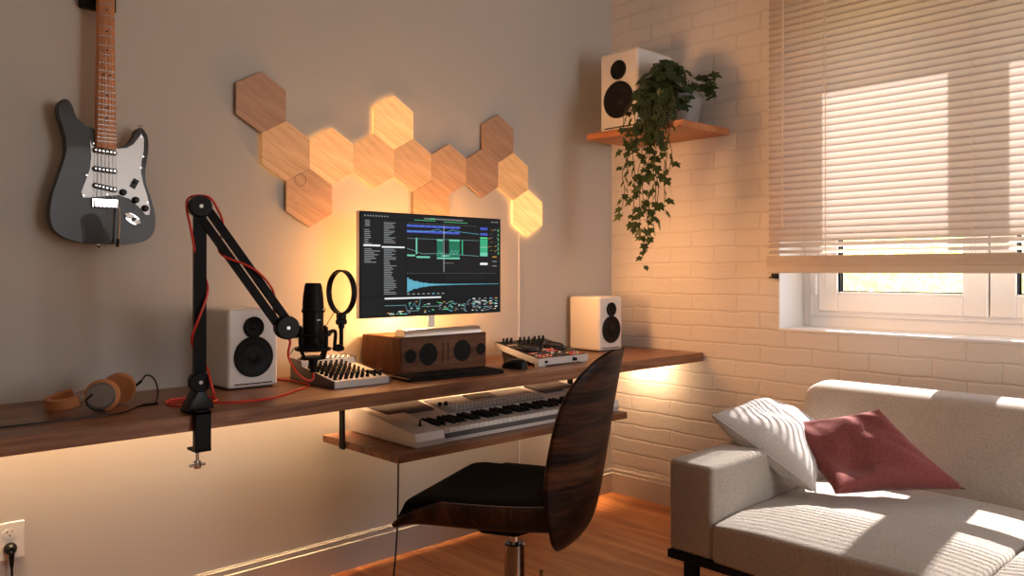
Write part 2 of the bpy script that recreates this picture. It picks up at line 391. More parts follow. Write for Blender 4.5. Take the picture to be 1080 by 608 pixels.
# ------------------------------------------------------------------ desk, tray, lights under it
dk = MB().box((-4.6, -.55, .709), (-.001, -.001, .75), bev=.002)
tag(dk.build('floating_desk', M['walnut']), 'long walnut wall-mounted desktop running along the grey wall to the brick wall', 'desk')
ls = thing('light_strip', 'warm light strip behind an added slim black channel under the long walnut desktop', 'light strip', (-2.2, -.10, .709))
MB().box((-4.4, -.153, .674), (-.012, -.148, .709)).box((-.125, -.33, .674), (-.120, -.153, .709)).build('shield', M['black_metal'], ls)  # unseen black backing, added to keep strip light off the synthesizer
MB().box((-4.4, -.148, .684), (-.012, -.140, .706)).build('led_strip', M['led_desk'], ls)
MB().box((-.120, -.33, .684), (-.112, -.148, .706)).build('led_strip', M['led_brick'], ls)  # assumed extra segment, added to brighten the brick below the desktop
tr = thing('keyboard_tray', 'lower walnut tray shelf under the desktop carrying the white keyboard synthesizer', 'shelf', (-1.1, -.26, .501))
MB().box((-1.69, -.503, .501), (-.504, -.03, .527), bev=.002).build('board', M['walnut'], tr)
for x0, x1 in ((-1.697, -1.69), (-.504, -.497)):
    MB().box((x0, -.185, .497), (x1, -.155, .709), bev=.001).build('bracket', M['black_metal'], tr)

# ------------------------------------------------------------------ hexagon light panels
hx = [(-1.922, 1.717, 0, 'unlit wooden hexagon panel at the guitar end of the cluster, at its upper tip'),
 (-1.829, 1.556, .22, 'dim amber wooden hexagon panel joined below the unlit panel nearest the guitar'),
 (-1.736, 1.395, .12, 'wooden hexagon panel with a faint round mark, hanging lowest above the microphone arm'),
 (-1.643, 1.556, .62, 'glowing wooden hexagon panel in the dip beside the two dim guitar end panels'),
 (-1.457, 1.556, .45, 'glowing wooden hexagon panel just below the raised bright one, on its guitar side'),
 (-1.364, 1.717, .85, 'raised bright wooden hexagon panel standing highest in the middle of the cluster'),
 (-1.271, 1.556, .30, 'softly lit wooden hexagon panel just below the raised bright one, toward the corner'),
 (-1.085, 1.556, .14, 'faintly lit wooden hexagon panel just above the one tucked behind the monitor, corner side'),
 (-1.178, 1.395, .10, 'wooden hexagon panel partly hidden behind the top edge of the monitor'),
 (-.899, 1.556, .03, 'unlit wooden hexagon panel touching the underside of the raised unlit one near the corner'),
 (-.806, 1.717, .0, 'unlit wooden hexagon panel raised highest at the corner end of the cluster'),
 (-.713, 1.556, .40, 'amber lit wooden hexagon panel just above the brightest yellow one at the corner end'),
 (-.620, 1.395, 1.3, 'brightest yellow wooden hexagon panel, lowest at the corner end of the cluster')]
for (x, z, e, lab) in hx:
    m, c = wood('hex_wood_%02d' % int(e*100), (.36, .20, .125), (.47, .285, .185), (.56, .36, .245), 'x', 1.6, .5, 14, rot=(0, R(-30), 0))
    nt, N, L, b = nodes(m)
    if e:
        mm = N.new('ShaderNodeMix'); mm.data_type = 'RGBA'; mm.blend_type = 'MULTIPLY'; mm.inputs[0].default_value = 1
        L.new(c, mm.inputs[6]); mm.inputs[7].default_value = (1, .72, .32, 1)
        gn = N.new('ShaderNodeMath'); gn.operation = 'MULTIPLY'; gn.inputs[0].default_value = 1; gn.inputs[1].default_value = e*2.2
        L.new(mm.outputs[2], b.inputs['Emission Color']); b.inputs['Emission Strength'].default_value = e*2.2
    t = thing('hexagon_light_panel', lab, 'light panel', (x, 0, z), group='wooden hexagon panels on the grey wall')
    rr = .1068
    hp = [(x+rr*math.sin(R(60*k)), z+rr*math.cos(R(60*k))) for k in range(6)]
    MB().prism(hp, lambda a, c: (a, -.010, c), lambda a, c: (a, -.019, c), bev=.0008, seg=1).build('panel_face', m, t)
    hb = [(x+rr*.9*math.sin(R(60*k)), z+rr*.9*math.cos(R(60*k))) for k in range(6)]
    if e >= .2:
        hm = mat('halo_%02d' % int(e*100), (1, .8, .5), .5, emit=(1, .50, .15), estr=e*9)
        MB().prism(hb, lambda a, c: (a, -.001, c), lambda a, c: (a, -.010, c)).build('backlight', hm, t)
    else:
        MB().prism(hb, lambda a, c: (a, -.001, c), lambda a, c: (a, -.010, c)).build('backing', M['black_matte'], t)
    if x == -1.736:
        MB().tube([(x-.038+.022*math.cos(q*PI/8), -.0192, z+.062+.022*math.sin(q*PI/8)) for q in range(16)], .0009, 6, closed=True, smooth=0).build('touch_mark', M['walnut'], t)
tag(MB().box((-.667, -.006, .123), (-.661, -.0005, 1.31)).build('wall_cable', M['white_paint']), 'thin pale cable running down the grey wall from the brightest hexagon panel', 'cable')

# ------------------------------------------------------------------ loudspeakers
def speaker(lab, W_, D, H, loc, rotz, extra=None):
    """box with front at local -Y, base centre at origin"""
    t = thing('bookshelf_speaker', lab, 'speaker', loc, rotz, 'white bookshelf speakers')
    r = .012*W_/.17
    cab = MB().box((-W_/2, -D/2, .004), (W_/2, D/2, H), bev=r, seg=4).build('cabinet', M['white_gloss'], t, local=True); cab.modifiers.new('normals', 'WEIGHTED_NORMAL')
    MB().box((-W_*.42, -D*.42, 0), (W_*.42, D*.42, .006)).build('foot', M['black_matte'], t, local=True)
    f = -D/2
    for nm, rad, zc in (('woofer', W_*.355, H*.40), ('tweeter', W_*.185, H*.765)):
        d = MB()
        d.lathe([(rad*1.05, 0), (rad*1.05, .45), (rad, .55), (rad*.9, .42), (rad*.82, .50), (rad*.74, .40), (rad*.36, .20), (rad*.33, .26), (rad*.18, .42), (0, .48)],
                (0, f+.002, zc), (0, f-.012, zc), 40)
        o = d.build(nm, M['cone'], t, local=True)
        MB().lathe([(rad*.99, .3), (rad*1.08, .3), (rad*1.08, .5), (rad*1.02, .62), (rad*.99, .55)], (0, f+.002, zc), (0, f-.012, zc), 40).build('surround_ring', M['black'], o, local=True)
    MB().box((-W_*.38, f-.0012, H*.055), (W_*.38, f+.004, H*.075), bev=.002).build('bass_port', M['black_matte'], t, local=True)
    return t
speaker('white bookshelf speaker on the desk behind the microphone boom arm', .172, .19, .258, (-2.040, -.107, .75), 0)
speaker('white bookshelf speaker on the desk in the corner beside the brick wall', .168, .19, .258, (-.262, -.118, .75), 0)
speaker('larger white bookshelf speaker on the wooden wall shelf beside the trailing plant', .225, .27, .38, (-.150, -.277, 1.774), R(-90))

# ------------------------------------------------------------------ shelf and plant
sh = MB().prism([(-.36, -.15), (-.001, -.15), (-.001, -.685), (-.345, -.672)], lambda a, b_: (a, b_, 1.744), lambda a, b_: (a, b_, 1.774), bev=.002, seg=1)
tag(sh.build('wall_shelf', M['shelf_wood']), 'reddish wooden shelf high on the white brick wall', 'shelf')
iv = thing('trailing_ivy', 'dark green trailing ivy in a grey pot on the reddish wall shelf', 'plant', (-.13, -.52, 1.774))
MB().lathe([(0, 0), (.055, 0), (.085, .92), (.09, .94), (.09, 1), (.08, 1), (.075, .88), (0, .88)], (-.12, -.525, 1.774), (-.12, -.525, 1.925), 28).build('pot', M['pot'], iv)
LEAF = [(0, 0), (.20, -.16), (.52, -.12), (.42, .16), (.66, .46), (.30, .50), (0, 1.0), (-.30, .50), (-.66, .46), (-.42, .16), (-.52, -.12), (-.20, -.16)]
def leaf(mb, p, direc, nrm, size, mi=0):
    d = Vector(direc).normalized(); n = Vector(nrm); n = n-d*n.dot(d)
    if n.length < 1e-3: n = d.orthogonal()
    n.normalize(); s = d.cross(n); p = Vector(p); bm = mb.bm
    c = bm.verts.new(p + d*size*.35 + n*size*.06)
    vs = [bm.verts.new(p + s*a*size*.8 + d*b_*size - n*abs(a)*size*.18 - n*max(0, b_-.5)*size*.25) for a, b_ in LEAF]
    for k in range(len(vs)): bm.faces.new((c, vs[k], vs[(k+1) % len(vs)])).material_index = mi
rn = random.Random(11)
cr = MB()
for k in range(250):
    th = rn.uniform(0, 2*PI); ph = rn.uniform(-.5, 1)*PI/2; rad = rn.uniform(.5, 1)
    d = Vector((math.cos(th)*math.cos(ph), math.sin(th)*math.cos(ph), math.sin(ph)))
    p = Vector((-.225, -.505, 1.94)) + Vector((d.x*.13, d.y*.12, d.z*.135))*rad
    if p.y > -.405 and p.x > -.31: p.y = -.405 - rn.uniform(0, .05)
    if p.z < 1.80 and p.x > -.37: p.z = 1.80 + rn.uniform(0, .05)
    leaf(cr, p, (d.x+rn.uniform(-.5, .5), d.y+rn.uniform(-.5, .5), -.5+rn.uniform(-.4, .3)), d+Vector((-.5, -.5, .5)), rn.uniform(.036, .058))
for k in range(22):
    p = Vector((-.12+rn.uniform(-.04, .04), -.60-rn.uniform(0, .07), 1.96+rn.uniform(-.05, .05)))
    leaf(cr, p, (rn.uniform(-.5, .5), -1, rn.uniform(-.8, .1)), (-.6, -.5, .5), rn.uniform(.036, .055))
for k in range(60):
    p = Vector((-.30-rn.uniform(0, .09), -.44-rn.uniform(0, .16), 1.80+rn.uniform(-.10, .12)))
    if p.x > -.37 and p.z < 1.79: p.x = -.385
    leaf(cr, p, (rn.uniform(-.6, .1), rn.uniform(-.5, .5), -.8), (-.8, -.6, .3), rn.uniform(.034, .052))
for k in range(14):
    a = k/14*2*PI; cr.tube([(-.12, -.525, 1.905), (-.16+.05*math.cos(a), -.52+.07*math.sin(a), 1.98), (-.20+.10*math.cos(a), -.51+.09*math.sin(a), 1.95)], .0018, 5, 1, 4)
cr.build('foliage', [M['ivy'], M['stem']], iv, recalc=False)
vines = [(-.40, -.40, 1.40), (-.385, -.425, 1.50), (-.395, -.455, 1.30), (-.39, -.485, 1.22), (-.405, -.515, 1.145), (-.385, -.545, 1.27), (-.395, -.575, 1.36), (-.385, -.605, 1.39), (-.39, -.645, 1.52), (-.40, -.53, 1.55)]
for vx, vy, zb in vines:
    vn = MB(); pts = [(-.20, -.52+(vy+.5)*.4, 1.93), (-.29, vy*.5-.26, 1.94), (vx+.02, vy, 1.86), (vx, vy, 1.77)]
    z = 1.70
    while z > zb: pts.append((vx+rn.uniform(-.012, .012), vy+rn.uniform(-.015, .015), z)); z -= .07
    vn.tube(pts, .0016, 5, 1, 4)
    z = 1.88
    while z > zb-.02:
        a = rn.uniform(0, 2*PI); q = Vector((math.cos(a), math.sin(a), 0))
        sz = rn.uniform(.028, .048)*(1 if z > 1.3 else .85)
        p0 = Vector((vx + (max(0, z-1.77))*.5, vy, z)); p1 = p0+q*.018-Vector((0, 0, .006))
        vn.tube([p0, p1], .0009, 4, 1, 0)
        leaf(vn, p1, (q.x*.7, q.y*.7, -.8+rn.uniform(-.3, .4)), (q.x-.9, q.y-.8, .6), sz)
        z -= rn.uniform(.022, .042)
    vn.build('vine', [M['ivy'], M['stem']], iv, recalc=False)

# ------------------------------------------------------------------ monitor on the walnut speaker box
bx = thing('walnut_speaker', 'walnut box speaker with four round drivers, standing under the monitor', 'speaker', (-1.303, -.142, .75))
MB().box((-1.51, -.268, .752), (-1.098, -.014, .887), bev=.003).build('cabinet', [M['walnut_side'], M['walnut_box']], bx)
bx.children[0].data.polygons.foreach_set('material_index', [1 if abs(p.normal.x) < .5 else 0 for p in bx.children[0].data.polygons])
for x in (-1.49, -1.118):
    for y in (-.25, -.03): MB().cyl((x, y, .75), (x, y, .754), .01, seg=12).build('foot', M['black_matte'], bx)
for x, rad, zc in ((-1.468, .0235, .818), (-1.386, .0385, .819), (-1.222, .0385, .822), (-1.128, .0215, .822)):
    d = MB().lathe([(rad*1.08, 0), (rad*1.08, .4), (rad, .5), (rad*.9, .32), (rad*.75, .38), (rad*.35, .22), (rad*.2, .36), (0, .4)], (x, -.267, zc), (x, -.273, zc), 36)
    d.build('driver', M['cone'], bx)
for x in (-1.317, -1.292): MB().box((x-.0012, -.2695, .785), (x+.0012, -.266, .858)).build('slot', M['black_matte'], bx)

mo = thing('monitor', 'slim widescreen monitor showing music software, standing on the walnut box speaker', 'monitor', (-1.305, -.19, .887))
mx0, mx1, mz0, mz1, my = -1.645, -.965, .958, 1.344, -.205
MB().box((mx0, my, mz0), (mx1, my+.022, mz1), bev=.002).build('back_shell', M['alu'], mo)
MB().box((mx0+.001, my-.0015, mz0+.001), (mx1-.001, my+.001, mz1-.001)).build('bezel', M['black'], mo)
# screen graphics
EM = [emis('screen_bg', (.010, .011, .012), 1), emis('screen_panel', (.014, .0145, .0155), 1), emis('screen_white', (.85, .88, .9), 1), emis('screen_text', (.26, .27, .28), 1),
      emis('screen_blue', (.07, .10, .55), 1), emis('screen_green', (.05, .42, .22), 1), emis('screen_dgreen', (.02, .17, .10), 1), emis('screen_cyan', (.12, .42, .55), 1),
      emis('screen_orange', (.7, .35, .05), 1), emis('screen_line', (.20, .40, .42), 1), emis('screen_lgreen', (.12, .75, .30), 1), emis('screen_mint', (.18, .62, .42), 1)]
sx0, sx1, sz0, sz1 = mx0+.006, mx1-.006, mz0+.006, mz1-.006
sc = MB(); sg = MB()
sc.quad((sx0, my-.0019, sz0), (sx1, my-.0019, sz0), (sx1, my-.0019, sz1), (sx0, my-.0019, sz1))
scr = sc.build('screen', EM[0], mo)
lay = [0]
def sq(u0, v0, u1, v1, mi):
    lay[0] += 1; y = my-.0021-lay[0]*1.2e-6
    X = lambda u: sx0+(sx1-sx0)*u
    Z = lambda v_: sz1-(sz1-sz0)*v_
    sg.quad((X(u0), y, Z(v1)), (X(u1), y, Z(v1)), (X(u1), y, Z(v0)), (X(u0), y, Z(v0)), mi)
def sl(pts, wd, mi):
    for (a, b_), (c, d) in zip(pts, pts[1:]):
        lay[0] += 1; y = my-.0021-lay[0]*1.2e-6
        X = lambda u: sx0+(sx1-sx0)*u
        Z = lambda v_: sz1-(sz1-sz0)*v_
        dx, dz = X(c)-X(a), Z(d)-Z(b_); ln = math.hypot(dx, dz) or 1; nx, nz = -dz/ln*wd, dx/ln*wd
        sg.quad((X(a)-nx, y, Z(b_)-nz), (X(c)-nx, y, Z(d)-nz), (X(c)+nx, y, Z(d)+nz), (X(a)+nx, y, Z(b_)+nz), mi)
r2 = random.Random(3)
sq(0, 0, 1, .05, 1); sq(.0, .06, .125, .80, 1); sq(.13, .06, .285, .80, 1); sq(.295, .06, .83, .58, 1); sq(.835, .06, .995, .58, 1)
sq(.295, .595, .995, .80, 0); sq(0, .82, .145, 1, 1); sq(.15, .82, .995, 1, 0)
for k in range(9): sq(.02+k*.018, .022, .03+k*.018, .034, 3)
for k in range(26): sq(.42+k*.011, .02, .428+k*.011, .034, 10 if k in (4, 5, 6) else 3)
for k in range(3): sq(.93+k*.02, .02, .945+k*.02, .03, 3)
sq(.35, .045, .50, .049, 10); sq(.56, .05, .74, .054, 10)
for k in range(4): sq(.025, .07+k*.017, .055, .078+k*.017, 3)
for k in range(9): sq(.02, .16+k*.019, .02+r2.uniform(.025, .05), .168+k*.019, 3)
sq(.015, .305, .122, .322, 2); sq(.132, .318, .283, .333, 2)
for k in range(8): sq(.02, .345+k*.018, .02+r2.uniform(.03, .10), .353+k*.018, 3)
for k in range(44):
    if not 13 <= k <= 15: sq(.145, .085+k*.0162, .145+r2.uniform(.03, .085), .092+k*.0162, 3)
for k in range(30): sq(.31+k*.017, .075, .313+k*.017, .083, 3)
for v0, v1 in ((.095, .118), (.15, .175)): sq(.297, v0, .68, v1, 4)
for k in range(9):
    sq(.30+k*.045, .10, .325+k*.045, .104, 7); sq(.30+k*.043, .155, .322+k*.043, .158, 7)
sl([(.30, .165), (.44, .16), (.52, .13), (.57, .165), (.62, .13), (.70, .15), (.83, .165)], .0008, 7)
sq(.30, .232, .83, .235, 9); sq(.36, .225, .37, .39, 11); sq(.51, .232, .555, .42, 6); sq(.60, .230, .68, .42, 6); sq(.51, .232, .555, .25, 11); sq(.60, .230, .68, .248, 11); sq(.695, .235, .705, .39, 5)
sl([(.30, .335), (.36, .36), (.40, .385), (.55, .38), (.83, .40)], .0008, 9)
sl([(.51, .40), (.53, .35), (.54, .39), (.555, .36)], .0007, 11); sl([(.605, .40), (.62, .34), (.635, .39), (.65, .34), (.66, .38), (.675, .34)], .0007, 11)
sq(.30, .395, .355, .412, 11); sq(.365, .41, .46, .428, 11); sq(.51, .42, .68, .436, 11); sq(.545, .395, .60, .41, 11); sq(.555, .475, .635, .479, 3)
sq(.56, .09, .562, .57, 2)
sq(.84, .09, .90, .115, 4); sq(.84, .15, .90, .175, 4); sq(.84, .195, .90, .21, 10); sq(.84, .215, .90, .39, 5); sq(.84, .36, .90, .40, 11); sq(.84, .47, .90, .495, 2)
sq(.84, .30, .90, .303, 2)
for k in range(6):
    for q in range(5):
        if r2.random() < .75: sq(.91+q*.016, .10+k*.045+r2.uniform(0, .02), .92+q*.016, .112+k*.045, r2.choice((3, 8, 8, 3)))
for k in range(6): sq(.985, .10+k*.05, .99, .13+k*.05, 10)
for k in range(3): sq(.94, .40+k*.05, .975, .41+k*.05, r2.choice((8, 3)))
for k in range(34): sq(.30+k*.02, .582, .308+k*.02, .586, 3)
n = 60
for k in range(n):
    a = k/n; amp = .075*math.exp(-a*9)+.004*(1-a)+.0025
    amp *= r2.uniform(.75, 1)
    sq(.30+.69*a, .70-amp, .30+.69*(a+1/n), .70+amp, 7)
sq(.58, .60, .86, .66, 1)
for k in range(8): sq(.30+k*.035, .785, .318+k*.035, .797, 7 if k == 5 else 3)
sq(.15, .822, .54, .838, 2)
sl([(.15, .90), (.29, .90), (.30, .96), (.38, .96), (.39, .84)], .0008, 9); sl([(.31, .89), (.33, .94), (.35, .88), (.37, .94), (.39, .88)], .0008, 7)
sl([(.40, .92), (.52, .92), (.54, .94)], .0008, 9); sl([(.58, .95), (.62, .90), (.66, .90)], .0008, 9)
for k in range(120):
    u = .16+r2.random()*.82; v_ = .86+r2.random()*.125
    if u < .30: v_ = .955+r2.random()*.03
    sq(u, v_, u+r2.uniform(.006, .022), v_+.008, r2.choice((3, 3, 3, 8, 7, 3, 10, 2)))
for k in range(20): sq(.78+(k % 5)*.045, .85+(k//5)*.03, .80+(k % 5)*.045, .86+(k//5)*.03, r2.choice((3, 8, 7, 2)))
sg.build('screen_graphics', EM, scr, angle=180, recalc=False)
MB().box((-1.322, -.183, .893), (-1.288, -.172, 1.12), bev=.003).box((-1.40, -.196, .8875), (-1.21, -.09, .894), bev=.002).build('neck', M['alu'], mo)
# wide bent aluminium foot
ft = MB(); prof = [(-.263, .8875), (-.263, .892), (-.252, .910), (-.246, .913), (-.212, .913), (-.206, .910), (-.199, .892), (-.199, .8875)]
ft.prism(prof, lambda a, z: (-1.488, a, z), lambda a, z: (-1.118, a, z)); ft.build('foot_plate', M['alu'], mo)
# light bars on the back of the monitor
lb = MB().box((mx0+.06, my+.022, mz0+.02), (mx1-.06, my+.028, mz0+.03)).box((mx0+.06, my+.022, mz1-.05), (mx1-.06, my+.028, mz1-.04)).box((mx0+.03, my+.022, mz0+.04), (mx0+.04, my+.028, mz1-.06)).box((mx1-.04, my+.022, mz0+.04), (mx1-.03, my+.028, mz1-.06))
lb.build('back_light', M['led'], mo)

# ------------------------------------------------------------------ computer keyboard and mouse
kb = thing('computer_keyboard', 'slim black computer keyboard lying in front of the walnut box speaker', 'keyboard', (-1.386, -.39, .75), R(-5))
MB().box((-.205, -.062, 0), (.205, .062, .012), bev=.003).build('body', M['black'], kb, local=True)
kk = MB()
for r_ in range(6):
    for c in range(20):
        if r_ == 5 and 4 <= c <= 9: continue
        x = -.196+c*.0196; y = .05-r_*.0192
        kk.box((x, y-.016, .0115), (x+.0166, y, .0165), bev=.001, seg=1)
kk.box((-.196+4*.0196, .05-5*.0192-.016, .0115), (-.196+9.85*.0196, .05-5*.0192, .0165), bev=.001, seg=1)
kk.build('keys', M['black_matte'], kb, local=True)
ms = thing('computer_mouse', 'black computer mouse on the desk beside the red-lit music controller', 'mouse', (-1.055, -.385, .75), R(10))
def mfn(u, v_):
    a = u*2*PI; e = v_*PI/2
    x = math.cos(a)*math.cos(e)**.55*.034; y = math.sin(a)*math.cos(e)**.55*.056; z = .036*math.sin(e)**.8*(1-.22*(y/.056))
    return (x, y, max(z, 0))
MB().grid(mfn, 32, 10).build('body', M['black'], ms, local=True)
MB().cyl((-.004, .030, .0285), (.004, .030, .0285), .008, seg=16).build('scroll_wheel', M['dark_grey'], ms, local=True)

# ------------------------------------------------------------------ mixer (wedge)
def tilted(p0, p1):  # height on the slope at y
    return lambda y: p0[1]+(p1[1]-p0[1])*(y-p0[0])/(p1[0]-p0[0])
mxr = thing('audio_mixer', 'small silver mixing desk crowded with black knobs below the microphone', 'mixer', (-1.755, -.255, .75))
xa_, xb_ = -1.862, -1.652
pr_ = [(-.400, .752), (-.400, .774), (-.190, .803), (-.186, .822), (-.118, .826), (-.118, .756)]
MB().prism(pr_, lambda a, z: (xa_, a, z), lambda a, z: (xb_, a, z), bev=.0015, seg=1).build('body', M['silver'], mxr)
for x in (xa_-.003, xb_): 
    MB().prism([(-.402, .751), (-.402, .775), (-.19, .806), (-.187, .825), (-.116, .829), (-.116, .755)], lambda a, z: (x, a, z), lambda a, z: (x+.003, a, z)).build('side_panel', M['dark_grey'], mxr)
for x in (xa_+.02, xb_-.02):
    for y in (-.38, -.14): MB().cyl((x, y, .75), (x, y, .757), .008, seg=10).build('foot', M['black_matte'], mxr)
hz = tilted((-.400, .774), (-.190, .803)); tl = math.atan2(.029, .21)
kn = MB().lathe([(0, 0), (.0062, 0), (.0060, .3), (.0048, .35), (.0044, 1), (0, 1)], (0, 0, -.001), (0, 0, .022), 12)
base = None; T0 = Vector(mxr.location); cnt = 0
for c in range(7):
    for r_ in range(7):
        x = xa_+.016+c*.0205; y = -.375+r_*.027
        if base is None: base = kn.build('knob', M['black'], mxr, local=True); k_ = base
        else: k_ = clone(base, (0, 0, 0), mxr)
        k_.location = Vector((x, y, hz(y)))-T0; k_.rotation_euler = (tl, 0, 0)
for x in (-1.695, -1.672):
    k_ = clone(base, Vector((x, -.375, hz(-.375)))-T0, mxr, (tl, 0, 0))
    MB().box((x-.001, -.37, hz(-.37)-.001), (x+.001, -.29, hz(-.29)+.0004), rot=None).build('fader_slot', M['black_matte'], mxr)
jk = MB().lathe([(0, 0), (.0085, 0), (.0085, .7), (.0065, 1), (.0045, 1), (.0045, .2), (0, .2)], (0, 0, -.001), (0, 0, .005), 14); jb = None
for c in range(9):
    for r_ in range(2):
        p = Vector((xa_+.018+c*.0215, -.172+r_*.03, .8235+r_*.0017))-T0
        if jb is None: jb = jk.build('jack_socket', M['chrome'], mxr, local=True); jb.location = p
        else: clone(jb, p, mxr)
for c in range(2): MB().box((xa_+.012+c*.065, -.165, .822), (xa_+.05+c*.065, -.14, .828), bev=.002).build('combo_socket', M['black'], mxr)

# ------------------------------------------------------------------ music controller (tilted on a stand)
dj = thing('music_controller', 'silver and black mixing controller with red lit pads, tilted up near the corner speaker', 'controller', (-.82, -.30, .75))
xa_, xb_ = -.972, -.676
MB().prism([(-.432, .756), (-.432, .782), (-.175, .833), (-.168, .810)], lambda a, z: (xa_, a, z), lambda a, z: (xb_, a, z), bev=.002, seg=2).build('body', M['silver'], dj)
hz = tilted((-.432, .7825), (-.175, .8335)); tl = math.atan2(.051, .257); T0 = Vector(dj.location)
MB().prism([(-.426, hz(-.426)-.004), (-.426, hz(-.426)+.001), (-.180, hz(-.180)+.001), (-.180, hz(-.180)-.004)], lambda a, z: (xa_+.004, a, z), lambda a, z: (xb_-.004, a, z)).build('top_panel', M['black'], dj)
MB().prism([(-.29, .75), (-.20, .75), (-.185, .808), (-.29, .790)], lambda a, z: (xa_+.03, a, z), lambda a, z: (xb_-.03, a, z)).build('stand', M['dark_grey'], dj)
for x in (xa_+.025, xb_-.025): MB().box((x-.02, -.430, .75), (x+.02, -.405, .760), bev=.002).build('foot', M['silver'], dj)
nv = Vector((0, -math.sin(tl), math.cos(tl)))
def onp(x, y, lift=0): return Vector((x, y, hz(y)))+nv*lift
for x in (-.905, -.743):
    o = MB().lathe([(0, 0), (.046, 0), (.046, .5), (.041, .62), (.041, 1), (.036, 1), (.034, .8), (0, .8)], onp(x, -.30), onp(x, -.30, .012), 40).build('jog_wheel', M['black'], dj)
    MB().lathe([(.0435, 0), (.0455, 0), (.0455, 1), (.0435, 1)], onp(x, -.30, .0055), onp(x, -.30, .0068), 40).build('rim_light', M['alu'], o)
kn = MB().lathe([(0, 0), (.0075, 0), (.0068, .3), (.0055, .4), (.0048, 1), (0, 1)], (0, 0, 0), (0, 0, .020), 14); kb_ = None
for c, x in enumerate((-.945, -.925, -.90, -.85, -.824, -.798, -.762, -.735, -.71)):
    for r_, y in enumerate((-.20, -.225, -.25, -.275)):
        if c not in (3, 4, 5) and r_ > 0: continue
        if kb_ is None: kb_ = kn.build('knob', M['black'], dj, local=True); k_ = kb_
        else: k_ = clone(kb_, (0, 0, 0), dj)
        k_.location = onp(x, y)-T0; k_.rotation_euler = (tl, 0, 0)
PD = [emis('pad_red', (.85, .06, .04), .9), emis('pad_amber', (.9, .40, .16), .8), emis('pad_pink', (.9, .22, .20), .8)]
def pad(x, y, wx, wy, mi): 
    o = MB().box((-wx/2, -wy/2, 0), (wx/2, wy/2, .003), bev=.0008, seg=1).build('lit_pad', PD[mi], dj, local=True); o.location = onp(x, y)-T0; o.rotation_euler = (tl, 0, 0)
for q in range(4):
    for r_ in range(2):
        pad(-.945+q*.021, -.415+r_*.02-.0, .012, .007, (q+r_) % 3); pad(-.765+q*.021, -.415+r_*.02, .012, .007, (q*2+r_) % 3)
for q in range(3): pad(-.95+q*.016, -.365, .010, .007, q % 3)
for q in range(4): pad(-.836+q*.016, -.352+.0*q, .011, .008, 0 if q % 2 else 2); pad(-.836+q*.016, -.33, .011, .008, (q+1) % 3)
for q in range(5): pad(-.955+q*.011, -.24, .007, .005, 1)
for x in (-.845, -.803):
    MB().prism([(-.41, hz(-.41)), (-.41, hz(-.41)+.0016), (-.365, hz(-.365)+.0016), (-.365, hz(-.365))], lambda a, z: (x-.0015, a, z), lambda a, z: (x+.0015, a, z)).build('fader_slot', M['dark_grey'], dj)
    MB().box((x-.006, -.392, hz(-.388)), (x+.006, -.384, hz(-.388)+.010), bev=.001).build('fader_cap', M['alu'], dj)
MB().cyl((-.93, -.430, .769), (-.93, -.440, .769), .005, seg=14).build('headphone_socket', M['black'], dj)
MB().lathe([(0, 0), (.008, 0), (.007, 1), (0, 1)], (-.765, -.430, .769), (-.765, -.446, .769), 16).build('front_knob', M['black'], dj)

# ------------------------------------------------------------------ synthesizer on the tray
sy = thing('keyboard_synthesizer', 'white keyboard synthesizer with black and white keys lying on the lower tray', 'synthesizer', (-1.04, -.26, .527))
A0, A1 = -1.585, -.512
body = [(-.455, .530), (-.462, .548), (-.455, .562), (-.300, .566), (-.300, .588), (-.120, .618), (-.060, .610), (-.052, .580), (-.060, .532)]
MB().prism(body, lambda a, z: (A0, a, z), lambda a, z: (A1, a, z), bev=.003, seg=2).build('body', M['white_plastic'], sy)
ch = [(-.458, .529), (-.466, .550), (-.456, .576), (-.300, .596), (-.120, .624), (-.054, .614), (-.046, .580), (-.056, .529)]
for xa_, xb_ in ((A0-.004, -1.462), (-.612, A1+.004)):
    MB().prism(ch, lambda a, z: (xa_, a, z), lambda a, z: (xb_, a, z), bev=.006, seg=3).build('end_block', M['white_plastic'], sy)
MB().box((-1.462, -.4635, .545), (-.612, -.452, .562), bev=.002).build('key_slip', M['dark_grey'], sy)
wk = MB(); bk = MB(); kw = .85/36
for k in range(36):
    x = -1.462+k*kw
    wk.box((x+.0005, -.452, .560), (x+kw-.0005, -.300, .578), bev=.0015, seg=1)
    if k % 7 in (0, 1, 3, 4, 5) and k < 35:
        xc = x+kw; bk.prism([(-.403, .577), (-.396, .590), (-.300, .592), (-.300, .577)], lambda a, z: (xc-.0058, a, z), lambda a, z: (xc+.0058, a, z), bev=.001, seg=1)
wk.build('white_keys', M['ivory'], sy); bk.build('black_keys', M['black_matte'], sy)
hz = tilted((-.300, .588), (-.120, .618)); tl = math.atan2(.03, .18); nv = Vector((0, -math.sin(tl), math.cos(tl)))
MB().prism([(-.285, hz(-.285)), (-.285, hz(-.285)+.003), (-.125, hz(-.125)+.003), (-.125, hz(-.125))], lambda a, z: (-1.30, a, z), lambda a, z: (-.78, a, z)).build('control_panel', M['panel_grey'], sy)
for x0, x1 in ((-1.56, -1.33), (-.75, -.53)):
    f = (lambda y: hz(y)+.0085)
    gr = MB().prism([(-.235, f(-.235)-.006), (-.225, f(-.225)), (-.125, f(-.125)-.001), (-.125, f(-.125)-.01)], lambda a, z: (x0+(.02 if a < -.2 else 0), a, z), lambda a, z: (x1, a, z))
    gr.build('speaker_grille', M['dark_grey'], sy)
MB().box((-1.11, -.185, hz(-.16)-.004), (-.97, -.13, hz(-.16)+.006), rot=Matrix.Rotation(tl, 3, 'X')).build('display', M['black'], sy)
bt_ = MB().box((-.0055, -.003, 0), (.0055, .003, .003), bev=.0006, seg=1); bb = None; T0 = Vector(sy.location)
